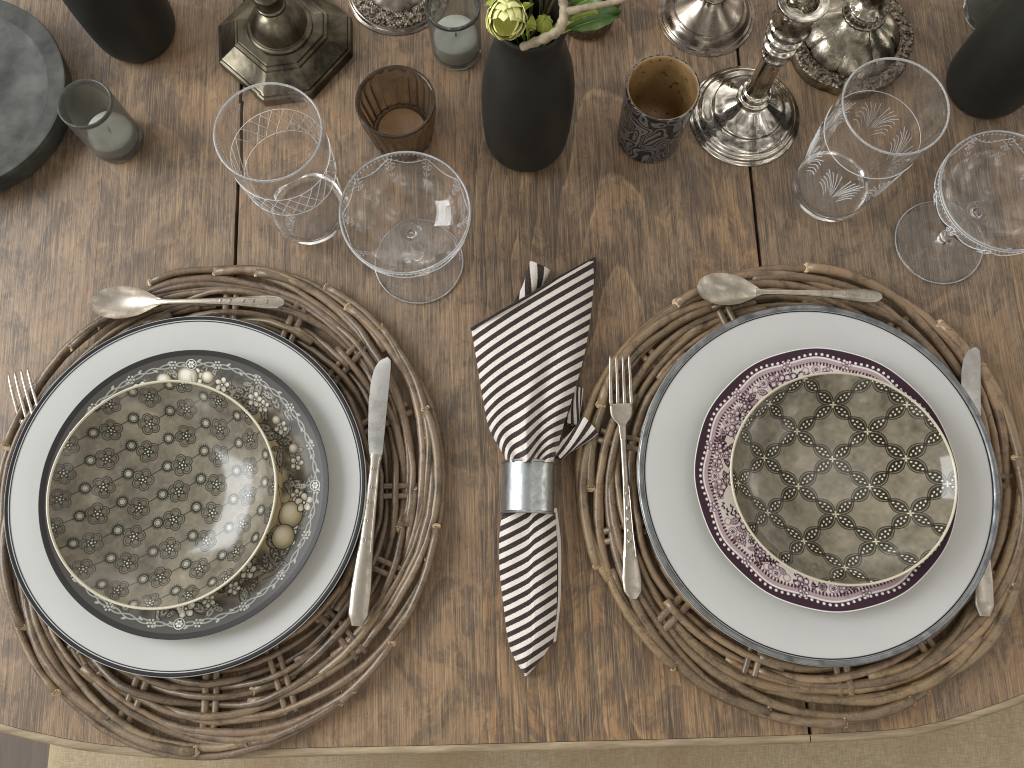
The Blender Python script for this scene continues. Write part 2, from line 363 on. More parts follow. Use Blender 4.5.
def linen_mat():
    k = NT('beige_linen'); c1 = k.coords(scale=(1, .06, 1)); c2 = k.coords(scale=(.06, 1, 1)); a = k.noise(c1, 1500, 2); b = k.noise(c2, 1500, 2); L = k.noise(k.coords(scale=(1, .3, .3)), 7, 3)
    f = k.math('MULTIPLY', k.math('ADD', a, b), .5)
    c = k.mix(k.ramp(f, [(.4, 0.), (.6, 1.)]), C(130, 117, 97), C(156, 143, 120)); c = k.mix(k.ramp(L, [(.4, 0.), (.65, .6)]), c, C(128, 106, 76))
    k.p(Base_Color=c, Roughness=.9, Specular_IOR_Level=.15); k.bump(f, .5, .001); return k.m
M['linen'] = linen_mat()
M['band'] = None
def band_mat():
    k = NT('pale_edge_banding'); co = k.coords(scale=(.12, 1, 1)); n = k.noise(co, 160, 5, .65); n2 = k.noise(k.coords(), 14, 4)
    c = k.mix(k.ramp(n, [(.35, 0.), (.65, 1.)]), C(104, 91, 72), C(146, 132, 107)); c = k.mix(k.ramp(n2, [(.45, 0.), (.7, .6)]), c, C(120, 104, 82))
    k.p(Base_Color=c, Roughness=.6); k.bump(n, .3, .0006); return k.m
M['band'] = band_mat()
M['petal'] = simple('yellow_petal', C(250, 232, 140), .5, var=.12, vs=70)
M['petal_pale'] = simple('pale_yellow_petal', C(240, 232, 158), .5, var=.1, vs=70)
M['leaf'] = simple('green_leaf', C(62, 88, 38), .38, var=.25, vs=60, coat=.2)
M['bud'] = simple('pale_green_bud', C(138, 150, 66), .5, var=.2, vs=90)
M['twig'] = simple('grey_bark', C(124, 113, 94), .75, var=.45, vs=130, bump=.5, bs=300)
M['dark_stem'] = simple('dark_stem', C(58, 52, 34), .6, var=.3)

# ------------------------------------------------------------------ table
EY = math.radians(2.05)                                    # the table's seams are turned a little
E1 = np.array([math.cos(EY), math.sin(EY)]); E2 = np.array([-math.sin(EY), math.cos(EY)])
uv = lambda p: (float(p@E1), float(p@E2))
edge_px = [(-215, 600), (-150, 655), (-70, 699), (0, 724), (45, 735), (80, 742), (120, 747), (160, 750), (224, 751), (330, 748), (430, 746), (500, 744), (690, 739), (784, 736), (810, 735), (890, 730.5), (930, 724.5), (960, 716.5), (1024, 694), (1090, 660), (1160, 612), (1235, 545)]
ed = np.array([uv(P(x, y)) for x, y in edge_px]); eds = spl(ed, 240)
front = lambda u: np.interp(u, eds[:, 0], eds[:, 1])
SL, SR = uv(P(236, 240))[0], uv(P(758, 240))[0]
BACK = .80
table = thing('dining_table', 'wide stained plank dining table with pale edge banding under every plate and glass', 'table', (0, 0, 0))
table.rotation_euler = (0, 0, EY)
gap = .0016; hair = .00001
joints = [(-.60, 'o'), (-.50, 'h'), (-.365, 'h'), (SL, 'g'), (-.022, 'h'), (.139, 'h'), (SR, 'g'), (.345, 'h'), (.47, 'h'), (.60, 'o')]
kn = [(-.62, .9, 1.02, .3), (-.40, 1.1, .95, .15), (-.30, -.5, 1.0, .35), (-.14, 1.3, 1.02, .75), (.108, .02, .98, .45), (.30, .7, 1.0, .8), (.27, -.3, .98, .55), (.415, .35, .97, .55), (.62, .2, 1.0, .6)]
for i in range(len(joints)-1):
    (a, ka), (b, kb) = joints[i], joints[i+1]
    a += {'g': gap, 'h': hair, 'o': 0}[ka]; b -= {'g': gap, 'h': hair, 'o': 0}[kb]
    us = np.linspace(a, b, 24); top = [(u, front(u)+.0006) for u in us]+[(b, BACK), (a, BACK)]
    n = len(top); V = [(x, y, 0) for x, y in top]+[(x, y, -.034) for x, y in top]
    Fc = [tuple(range(n)), tuple(range(n, 2*n))[::-1]]+[((k+1) % n, k, n+k, n+(k+1) % n) for k in range(n)]
    o = obj('plank', V, Fc, wood_board('stained_plank', kn[i][0], kn[i][1], i+1, kn[i][2], kn[i][3], .95 if i == 4 else .28), table, smooth=False)
    bv = o.modifiers.new('bevel', 'BEVEL'); bv.width = .00025; bv.segments = 2; bv.limit_method = 'ANGLE'; bv.angle_limit = math.radians(50)
def band(u0, u1):
    us = np.linspace(u0, u1, 60); c = np.stack([us, front(us)], 1); T = np.gradient(c, axis=0); T /= np.linalg.norm(T, axis=1)[:, None]; N = np.stack([T[:, 1], -T[:, 0]], 1)
    prof = [(-.0002, -.0008), (.0015, -.0002), (.0045, -.0006), (.0066, -.003), (.0072, -.008), (.0072, -.036), (-.0002, -.036)]
    V = np.concatenate([np.c_[c+N*d, np.full(len(c), z)] for d, z in prof]); m = len(c)
    Fc = [tuple(f) for f in grid_faces(len(prof), m)]+[tuple(k*m for k in range(len(prof))), tuple(k*m+m-1 for k in range(len(prof)))[::-1]]
    obj('edge_band', V, Fc, M['band'], table, smooth=True, recalc=True, sharp=50)
band(-.60, SL-.0005); band(SL+.0005, SR-.0005); band(SR+.0005, .60)

# floor and bench below
def floor_mat():
    k = NT('dark_floor_boards'); co = k.coords(scale=(1, .1, 1)); n = k.noise(co, 60, 6, .6); br = k.n('TexBrick'); br.inputs['Scale'].default_value = 1
    k.p(Base_Color=k.mix(n, C(60, 50, 44), C(104, 92, 82)), Roughness=.5); return k.m
obj('floor', [(-3, -3, -.75), (3, -3, -.75), (3, 3, -.75), (-3, 3, -.75)], [(0, 1, 2, 3)], floor_mat(), None, smooth=False)['kind'] = 'structure'
zb = -.28; bx0 = P(37, 750, zb)[0]; bx1 = .86; by1 = .02; by0 = -.62
us = np.linspace(0, 1, 160); vs_ = np.linspace(0, 1, 60); rd = .03
def bench_pt(u, v):
    x = bx0+(bx1-bx0)*u; y = by0+(by1-by0)*v
    ex = min(x-bx0, bx1-x); ey = min(y-by0, by1-y); e = 1-min(1, min(ex, ey)/rd)
    z = zb-rd*(1-math.sqrt(max(0, 1-e*e)))
    z += .0025*math.sin(x*38+2*math.sin(y*9))*math.sin(x*11+1)+.004*math.exp(-((x-.17)/.012)**2)+.003*math.exp(-((x-.24-.1*y)/.01)**2)
    return (x, y, z)
V = [bench_pt(u, v) for v in vs_ for u in us]; Fc = [tuple(f) for f in grid_faces(60, 160)]
ring = [k for k in range(160)]+[r*160+159 for r in range(1, 60)]+[59*160+k for k in range(158, -1, -1)]+[r*160 for r in range(58, 0, -1)]
b0 = len(V); V += [(V[k][0], V[k][1], -.745) for k in ring]
Fc += [(ring[k], ring[(k+1) % len(ring)], b0+(k+1) % len(ring), b0+k) for k in range(len(ring))]
bench = thing('upholstered_bench', 'bench in beige linen slipcover drawn up beneath the front table edge', 'bench', (0, 0, 0))
obj('slipcover', V, Fc, M['linen'], bench, recalc=True, sharp=60)

# ------------------------------------------------------------------ woven placemats
def placemat(px, py, rx, ry, seed, label, tint, pitch, fat, NB, NS):
    g = np.random.default_rng(seed); c = P(px, py, .008)
    root = thing('woven_placemat', label, 'placemat', (c[0], c[1], 0), 'round wicker placemats')
    K = .19; sx, sy = rx/K, ry/K
    mb = MB(); ends = []
    ph = g.uniform(0, TAU)
    def strand(th0, th1, rf, zf, rad, tone, e0=False, e1=False, taper=True):
        n = max(10, int(abs(th1-th0)/.055)); s = np.linspace(0, 1, n); th = th0+(th1-th0)*s
        r = np.array([rf(a, b) for a, b in zip(s, th)]); z = np.array([zf(a, b) for a, b in zip(s, th)])
        wob = np.cumsum(g.normal(0, .00035, n)); wob -= np.linspace(wob[0], wob[-1], n)
        r = r+wob; p = np.stack([r*np.cos(th)*sx, r*np.sin(th)*sy, z], 1)
        rr = rad*(1+.06*np.sin(s*g.uniform(5, 14)+g.uniform(0, 6)))
        if taper: rr = rr*(1-.22*s)
        V, Fc = tube(p, rr, 9)
        base = tone*(1+.12*np.sin(s*g.uniform(3, 9)+g.uniform(0, 6)))[:, None]*np.ones(3)*np.ones((n, 3))
        for _ in range(g.integers(0, 3)):                                   # dark nodes of the cane
            kk = g.integers(2, n-1); base[kk] *= .4
        mb.add(V, Fc, np.repeat(base, 9, axis=0))
        for i, f in ((0, e0), (n-1, e1)):
            if f:
                q = p[i]; t = p[i]-p[i+1 if i == 0 else i-1]; t = t/np.linalg.norm(t)
                t = t+np.array([0, 0, .75]); t /= np.linalg.norm(t)
                V2, F2 = tube([q-t*.0012, q+t*.0006, q+t*.0010], [rr[i]*1.02, rr[i]*1.06, rr[i]*.96], 12); ends.append((V2, F2))
    tone = lambda: tint*(1+g.uniform(-.3, .28))*np.array([1, 1+g.uniform(-.04, .03), 1+g.uniform(-.1, .08)])
    # spoke pairs
    for k in range(NS):
        a = ph+k*TAU/NS; sp = MB()
        for off in (-.0042, .0042):
            dx, dy = math.cos(a), math.sin(a); pts = [np.array([dx*r*sx-dy*off, dy*r*sy+dx*off, .0085+.0015*math.sin(r*90+k)]) for r in np.linspace(.02, .176+g.uniform(-.004, .004), 16)]
            V, Fc = tube(pts, .0030+g.uniform(-.0004, .0004), 8); sp.add(V, Fc, tone()*.95)
        sp.build('spoke_pair', M['cane'], root)
    # woven rounds
    r = .078; k = 0
    while r < .166:
        par = 1 if k % 2 else -1; m = 3; st = g.uniform(0, TAU)
        for j in range(m):
            th0 = st+j*TAU/m; L = TAU/m*g.uniform(1.04, 1.12); dr = g.uniform(.002, .005); rk = r+g.uniform(-.0006, .0006)
            strand(th0, th0+L, lambda s, t: rk-dr*.5+dr*s+.0010*math.sin(t*NS/2+k), lambda s, t: .0085+par*.0038*math.sin((t-ph)*NS/2+PI/2), fat*.96+g.uniform(-.0004, .0004), tone(), g.random() < .15, g.random() < .3)
        r += pitch; k += 1
    # spiral border: every cane sweeps from its cut outer end inward, evenly stepped round the mat
    b0 = g.uniform(0, TAU)
    for j in range(NB):
        e = b0+j*TAU/NB+g.uniform(-.10, .10); L = g.uniform(1.5, 2.0); ro = .1865+g.uniform(-.0055, .0035); ri = .158+g.uniform(-.002, .002); zt = .0125+g.uniform(-.001, .0012)
        strand(e, e-L, lambda s, t: ro+.0035*math.sin(min(1, s*2.2)*PI)-(ro-ri)*s**1.12, lambda s, t: zt-.0055*s+.0016*math.sin((t-ph)*NS/2+j), fat*1.05+g.uniform(-.0004, .0004), tone()*1.08, True, False, True)
    NB = 4; b0 = g.uniform(0, TAU)
    for j in range(NB):                                                      # loose outer loops
        e = b0+j*TAU/NB+g.uniform(-.2, .2); L = g.uniform(1.5, 1.9); ro = .1850; mx = g.uniform(.0055, .0085)
        strand(e, e-L, lambda s, t: ro-.006*s+mx*math.sin(s*PI)**.8, lambda s, t: .0080+.002*math.sin(s*PI*2+j), fat*.95+g.uniform(-.0003, .0003), tone()*1.1, j % 2 == 0, False, True)
    mb.build('cane_weave', M['cane'], root); 
    for V2, F2 in ends: obj('cut_end', V2, F2, M['cane_end'], root, sharp=40)
    return root
placemat(221, 495.5, .1885, .2060, 11, 'left woven cane placemat, greyer, under the white charger with black rim lines', C(96, 80, 62), .0066, .0034, 25, 16)
placemat(803, 483.5, .1905, .1940, 23, 'right woven cane placemat, browner, under the charger with worn silver rim', C(102, 84, 62), .0078, .0040, 19, 13)

# ------------------------------------------------------------------ china
ZC = .0150                                                # charger foot on the wicker
def charger(px, py, w, label, dark):
    zr = ZC+.0135; c = P(px, py, zr); R = RW(px, py, w, zr)
    root = thing('charger_plate', label, 'charger plate', (c[0], c[1], ZC), 'large white chargers')
    k = R/.149
    full = np.array([(0, .0045), (.04, .0045), (.088, .0047), (.098, .0060), (.108, .0084), (.128, .0112), (.1425, .0128), (.1462, .0132), (.1485, .0136), (.149, .0130), (.148, .0118), (.128, .0090), (.106, .0056), (.095, .0010), (.09, 0), (.04, 0), (0, 0)])*np.array([k, 1])
    pr = np.vstack([spl(full[:8], 60)[:-1]])
    V, Fc = lathe(spl(full[:8], 60), 160); 
    V2, F2 = lathe(spl(full[9:], 30), 160)
    b = MB(); b.add(V, [f[::-1] for f in Fc]); b.add(V2, [f[::-1] for f in F2]); b.build('body', M['enamel'], root)
    rim = full[7:10].copy(); rim[0] = [.1460*k, .01323]
    if dark:
        z0 = [(.1443, .01300), (.1451, .01310)]                                        # fine inner pinstripe
        V, Fc = lathe(np.array(z0)*np.array([k, 1])+np.array([0, .00035]), 160); obj('pinstripe', V, [f[::-1] for f in Fc], M['black_rim'], root)
        V, Fc = lathe(spl(rim, 12)+np.array([0, .0001]), 160); obj('rim_band', V, [f[::-1] for f in Fc], M['black_rim'], root)
    else:
        z0 = [(.1432, .01295), (.1442, .01310)]
        V, Fc = lathe(np.array(z0)*np.array([k, 1])+np.array([0, .00035]), 160); obj('pinstripe', V, [f[::-1] for f in Fc], M['black_rim'], root)
        V, Fc = lathe(np.array([(.1447, .0132), (.1458, .0143), (.1478, .0147), (.1493, .0141), (.1493, .0126)])*np.array([k, 1]), 160); obj('rim_band', V, [f[::-1] for f in Fc], M['silver_rim'], root)
    return root
charger(185.5, 488.5, 360, 'white charger with thin black rim lines on the left placemat', True)
charger(818.5, 477.5, 360, 'white charger with worn silver metal rim on the right placemat', False)

# black transfer plate
zp = ZC+.0050; zr = zp+.019; c = P(184, 489.5, zr); R = RW(184, 494.5, 290, zr)
cv = Canvas(.125, 1500, lin(180, 172, 150)/.66*.62)
X, Y = np.meshgrid((np.arange(1500)+.5)*cv.px-.125, (np.arange(1500)+.5)*cv.px-.125); RR = np.hypot(X, Y)/(R*1.035); TH = np.arctan2(Y, X)
ink = lin(44, 42, 40); cream = C(150, 140, 116)*.9; greyp = C(150, 146, 134)*.75; pale = C(206, 202, 188)
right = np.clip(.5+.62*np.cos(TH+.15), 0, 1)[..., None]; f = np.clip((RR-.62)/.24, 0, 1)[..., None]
inner = C(126, 121, 110)*(1-right)+C(168, 154, 126)*right  # tan on the right side is warm reflected light painted into the ground
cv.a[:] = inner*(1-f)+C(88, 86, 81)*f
g = np.random.default_rng(5); RA = R*1.035
pol = lambda r, t: (RA*r*math.cos(t), RA*r*math.sin(t))
for k in range(150):                                       # shaded foliage washes
    t = g.uniform(0, TAU); r = g.uniform(.66, .86); x, y = pol(r, t); cv.ell(x, y, g.uniform(.004, .009), g.uniform(.003, .006), g.uniform(0, 3), ink*1.4, .45, soft=.003)
for k in range(190):
    t = g.uniform(0, TAU); r = g.uniform(.64, .85); x, y = pol(r, t); L = g.uniform(.009, .019); v = g.choice([.55, .8, 1.05, 1.3])
    cv.leaf(x, y, L, L*g.uniform(.38, .55), g.uniform(0, TAU), C(112, 108, 98)*v, ink*1.25, pale*.75, .9)
for k in range(60):
    t = g.uniform(0, TAU); r = g.uniform(.62, .82); x, y = pol(r, t); cv.line([(x, y), pol(r+g.uniform(-.06, .08), t+g.uniform(-.12, .12)), pol(r+g.uniform(-.06, .08), t+g.uniform(-.2, .2))], .0007, ink*1.2, .8)
def fruit(r, t, rad, warm=0.0):
    x, y = pol(r, t); w_ = np.array([1.0, 1-.03*warm, 1-.14*warm]); cv.disc(x, y, rad*1.1, ink*1.3); cv.disc(x, y, rad, C(122, 115, 98)*w_); cv.disc(x-rad*.10, y+rad*.12, rad*.78, C(186, 177, 154)*w_, .9, soft=rad*.5); cv.disc(x-rad*.22, y+rad*.25, rad*.45, C(222, 214, 192)*w_, .9, soft=rad*.4)
for k in range(24):
    t = k*TAU/24+g.uniform(-.1, .1); r = g.uniform(.68, .82); x, y = pol(r, t); cv.flower(x, y, g.uniform(.0055, .0085), C(158, 153, 138), ink*1.4, pale, 5, g.uniform(0, 6), .95)
for a_, r_, q in ((40, .76, .0036), (22, .77, .0040), (150, .80, .0065), (205, .80, .006), (250, .80, .005)): fruit(r_, math.radians(a_), q)
fruit(.735, math.radians(-13), .0105, 1); fruit(.745, math.radians(-25), .0098, 1); fruit(.80, math.radians(94), .0085); fruit(.80, math.radians(106), .0062); fruit(.80, math.radians(84), .005)
cv.flower(*pol(.815, math.radians(-6)), .0085, C(170, 164, 146), ink*1.2, pale, 5, .4); cv.flower(*pol(.79, math.radians(118)), .0085, C(170, 166, 152), ink*1.2, pale, 6, .4)
m = np.clip((RR-.845)/.05, 0, 1)[..., None]; cv.a[:] = cv.a*(1-m)+C(64, 62, 59)*m                   # dark border
for k in range(720):                                       # garland
    pass
tt = np.linspace(0, TAU, 721)
for sgn in (-1, 1):
    cv.line([pol(.890+sgn*.013*math.sin(t*27), t) for t in tt], .0010, pale*.42, .95)
for k in range(54):
    t = k*TAU/54; x, y = pol(.895+.016*(1 if k % 2 else -1), t+.03); cv.lens(x, y, .0048, .0019, t+PI/2+(.6 if k % 2 else -.6), pale*.5)
for k in range(18):
    t = k*TAU/18; 
    for q in range(7):
        x, y = pol(.893, t); rr = 0 if q == 0 else .0028; x += rr*math.cos(q*TAU/6); y += rr*math.sin(q*TAU/6); cv.disc(x, y, .00125, ink*.6); cv.disc(x, y, .00095, pale*.6)
for k in (0, 1, 2, 3):
    t = math.radians(-88)+k*PI/2; x, y = pol(.885, t); cv.disc(x, y, .0050, ink); cv.disc(x, y, .0042, pale*.75, ring=.0008); cv.flower(x, y, .0032, pale*.8, ink, pale, 6)
    for q in range(5): x, y = pol(.80-.012*q, t); cv.disc(x, y, .0022-.0002*q, pale*.7); cv.disc(x, y, .0008, ink)
m = np.clip((RR-.945)/.004, 0, 1)[..., None]; cv.a[:] = cv.a*(1-m)+lin(46, 45, 44)*m
m = np.clip((RR-.990)/.004, 0, 1)[..., None]; cv.a[:] = cv.a*(1-m)+C(170, 164, 145)*m
root = thing('dinner_plate', 'black and cream transfer printed plate with fruit garland border on the left charger', 'plate', (c[0], c[1], zp))
kk = R/.118
top = np.array([(0, .004), (.04, .004), (.068, .0042), (.075, .006), (.082, .0095), (.1, .0145), (.116, .0185), (.118, .0188)])*np.array([kk, 1])
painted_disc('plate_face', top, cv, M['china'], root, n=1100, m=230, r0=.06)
under = np.array([(.118, .0186), (.117, .0172), (.1, .0120), (.08, .005), (.07, 0), (.065, 0), (0, .001)])*np.array([kk, 1])
V, Fc = lathe(under, 128); obj('underside', V, [f[::-1] for f in Fc], M['china_under'], root)

# purple transfer plate
zr2 = zp+.0185; c2 = P(826.5, 475.5, zr2); R2 = RW(826.5, 478.5, 264, zr2)
cv = Canvas(.115, 1500, C(186, 178, 172))
X, Y = np.meshgrid((np.arange(1500)+.5)*cv.px-.115, (np.arange(1500)+.5)*cv.px-.115); RA = R2*1.035; RR = np.hypot(X, Y)/RA; TH = np.arctan2(Y, X)
pur = lin(58, 34, 48); pur2 = C(88, 60, 74); pur3 = C(142, 120, 128); wht = C(202, 194, 192); g = np.random.default_rng(9)
pol = lambda r, t: (RA*r*math.cos(t), RA*r*math.sin(t))
for k in range(300):
    t = g.uniform(0, TAU); r = g.uniform(.60, .85); x, y = pol(r, t)
    if math.sin(t*7)+.6*math.sin(t*3+1)+g.uniform(-.7, .7) < -.1: continue
    L = g.uniform(.006, .013); cv.leaf(x, y, L, L*.5, g.uniform(0, TAU), pur2 if g.random() < .6 else pur3, pur, wht)
for k in range(80):
    t = g.uniform(0, TAU); r = g.uniform(.60, .83)
    pts = [pol(r+.03*math.sin(q*1.3+k)*.5, t+q*.022) for q in range(6)]; cv.line(pts, .0005, pur2)
    for x, y in pts: cv.lens(x, y, .0034, .0016, g.uniform(0, TAU), pur)
for k in range(90):
    t = g.uniform(0, TAU); r = g.uniform(.60, .83); x, y = pol(r, t); cv.flower(x, y, g.uniform(.0030, .0085), pur3 if k % 3 else pur2, pur, wht, 5 + k % 2, g.uniform(0, 6))
for k in range(12):                                        # scrolls beneath the border
    t = k*TAU/12; x, y = pol(.82, t); cv.disc(x, y, .0042, wht); cv.disc(x, y, .0035, pur3, ring=.0012); cv.flower(x, y, .0024, pur2, pur, wht)
    for s_ in (-1, 1): x, y = pol(.815, t+s_*.10); cv.disc(x, y, .0028, pur3, ring=.001)
wav = .009*np.cos(TH*12)
def ringm(lo, hi, col, a=1, s=.004):
    m = (np.clip((RR-(lo+wav))/s, 0, 1)*np.clip((hi+wav-RR)/s, 0, 1))[..., None]*a; cv.a[:] = cv.a*(1-m)+np.asarray(col)*m
ringm(.855, .90, pur3, .85)
hat = (np.sin(TH*210) > -.1)[..., None]*1.0
m = (np.clip((RR-(.842+wav))/.004, 0, 1)*np.clip((.872+wav-RR)/.004, 0, 1))[..., None]*hat; cv.a[:] = cv.a*(1-m)+pur*m
ringm(.895, .905, wht, .8)
m = np.clip((RR-(.908+wav))/.004, 0, 1)[..., None]; cv.a[:] = cv.a*(1-m)+pur*m
for k in range(132):
    t = k*TAU/132; x, y = pol(.925+.012*math.cos(12*t), t); cv.disc(x, y, .00115, wht*.95)
for k in range(12):
    t = k*TAU/12+PI/12; x, y = pol(.895-.012, t); cv.flower(x, y, .0042, pur3, pur, wht, 5)
m = np.clip((RR-.978)/.004, 0, 1)[..., None]; cv.a[:] = cv.a*(1-m)+C(205, 200, 195)*m
root = thing('salad_plate', 'plum and white transfer printed plate with beaded border on the right charger', 'plate', (c2[0], c2[1], zp))
kk = R2/.105
top = np.array([(0, .004), (.04, .004), (.058, .0042), (.066, .0065), (.074, .010), (.09, .0148), (.103, .0181), (.105, .0184)])*np.array([kk, 1])
scal = lambda r, t: 1+.0028*np.cos(12*t)*np.clip((r/R2-.6)/.4, 0, 1)
painted_disc('plate_face', top, cv, M['china'], root, n=1100, m=230, r0=.05, rm=scal)
under = np.array([(.105, .0182), (.104, .0170), (.09, .0122), (.072, .006), (.06, 0), (.055, 0), (0, .001)])*np.array([kk, 1])
V, Fc = lathe(under, 264, rm=lambda r, z, t: scal(r, t)); obj('underside', V, [f[::-1] for f in Fc], M['china_under'], root)

# bowls
def bowl(px, py, w, label, paint, mat):
    zb_ = zp+.0052; H = .031; c = P(px, py, zb_+H); R = RW(px, py, w, zb_+H); k = R/.0915
    root = thing('shallow_bowl', label, 'bowl', (c[0], c[1], zb_), 'patterned glazed bowls')
    top = np.array([(0, .0060), (.025, .0063), (.044, .0078), (.058, .0112), (.070, .0165), (.081, .0232), (.0899, .0300)])*np.array([k, 1])
    cv = Canvas(.112, 1700, C(97, 91, 77)); paint(cv, k); cv.a *= 1.14 if 'lattice' in label else 1.0
    painted_disc('bowl_inside', top, cv, mat, root, n=1000, m=260)
    lip = np.array([(.0899, .0300), (.0905, .0308), (.0912, .0311), (.0919, .0306), (.0919, .0294), (.0900, .0268)])*np.array([k, 1])
    V, Fc = lathe(spl(lip, 16), 160); obj('rim', V, [f[::-1] for f in Fc], M['cream_edge'], root)
    out = np.array([(.0900, .0268), (.084, .0205), (.073, .0125), (.06, .006), (.045, .003), (.043, 0), (.04, 0), (0, .001)])*np.array([k, 1])
    V, Fc = lathe(spl(out, 40), 128); obj('bowl_outside', V, [f[::-1] for f in Fc], M['cream_edge'], root)
    return root
def paint_flowers(cv, k):
    cv.noise(.09, (5, 9, 17, 40, 90), 3); g = np.random.default_rng(2)
    ink = lin(34, 32, 26); hi = C(170, 172, 146); A, B = .0302, .0232; rot = math.radians(-4)
    pts = []
    for i in range(-5, 6):
        for j in range(-6, 7):
            fx = i*A; fy = (j+.36*(i % 2)+.0*i)*B
            dx = (i+.57)*A; dy = (j+.36*(i % 2)+.52)*B
            pts.append((fx, fy, dx, dy))
    cr, sr = math.cos(rot), math.sin(rot); T = lambda x, y: (x*cr-y*sr+.004, x*sr+y*cr+.002)
    for fx, fy, dx, dy in pts:
        cv.line([T(fx, fy), T(dx, dy), T(fx+A, fy+(.36 if (round(fx/A) % 2 == 0) else -.36)*B+ (0 if round(fx/A) % 2 == 0 else B)*1.0)], .0009, ink, .9)
    for fx, fy, dx, dy in pts:
        x, y = T(fx, fy); x += g.normal(0, .0005); y += g.normal(0, .0005); ph = g.uniform(0, 6); r = .0090
        for q in range(5):
            t = ph+q*TAU/5; a_, b_ = x+math.cos(t)*r*.56, y+math.sin(t)*r*.56
            cv.disc(a_, b_, r*.47, C(96, 90, 74), .9); cv.disc(a_, b_, r*.30, ink, .2); cv.disc(a_, b_, r*.45, ink, 1, ring=.0008); cv.disc(a_, b_, r*.27, ink, .9, ring=.0007)
        for q in range(5):
            t = ph+q*TAU/5+.6; cv.lens(x+math.cos(t)*r*.28, y+math.sin(t)*r*.28, r*.62, r*.36, t, ink); cv.disc(x+math.cos(t)*r*.3, y+math.sin(t)*r*.3, r*.06, hi)
        cv.disc(x, y, r*.17, ink); cv.disc(x, y, r*.09, hi)
        x, y = T(dx, dy); x += g.normal(0, .0004); r = .0046
        for q in range(18): t = q*TAU/18; cv.line([(x+math.cos(t)*r*.7, y+math.sin(t)*r*.7), (x+math.cos(t)*r*1.22, y+math.sin(t)*r*1.22)], .0007, ink, .9)
        cv.disc(x, y, r, ink); cv.disc(x, y, r*.44, C(140, 135, 117)); cv.disc(x, y, r*.62, hi, .5, ring=.0004)
def paint_chain(cv, k):
    cv.noise(.10, (4, 8, 15, 36, 80), 8); ink = lin(36, 33, 26); hi = C(178, 170, 146); L = .0385; mid = C(110, 102, 80)
    a0 = math.radians(38.5); b0 = math.radians(-40); e1 = np.array([math.cos(a0), math.sin(a0)])*L; e2 = np.array([math.cos(b0), math.sin(b0)])*L*.98; o = np.array([.0012, .0180])
    for i in range(-5, 6):
        for j in range(-5, 6):
            n0 = o+i*e1+j*e2
            for e in (e1, e2):
                t = math.atan2(e[1], e[0]); ct, st = math.cos(t), math.sin(t)
                for q in (.27, .73):
                    x, y = n0+e*q; ll = L*.495; ww = .0104
                    cv.lens(x, y, ll*1.12, ww*1.18, t, ink); cv.lens(x, y, ll*1.0, ww*.98, t, mid*.95); cv.lens(x, y, ll*.93, ww*.86, t, ink)
                    for d in (-.28, -.1, .1, .28):
                        for s_ in ((-.12, .12) if abs(d) < .2 else (0,)):
                            cv.ell(x+ct*d*ll-st*s_*ww*1.2, y+st*d*ll+ct*s_*ww*1.2, .00095, .0007, t+.6, hi)
                x, y = n0+e*.5; cv.disc(x, y, .0017, ink)
            x, y = n0; cv.disc(x, y, .0017, mid); cv.disc(x, y, .0016, ink, ring=.0005)
            for q in range(4): t = q*PI/2; cv.lens(x+math.cos(t)*.0016, y+math.sin(t)*.0016, .003, .0011, t, hi)
bowl(161.5, 491.5, 229, 'olive grey bowl stamped with small flowers and dots, cream rim', paint_flowers, M['bowl_glaze'])
bowl(844, 476, 226, 'olive grey bowl with diagonal lattice of leaf chains, cream rim', paint_chain, M['bowl_glaze_shiny']).scale = (1, .945, 1)

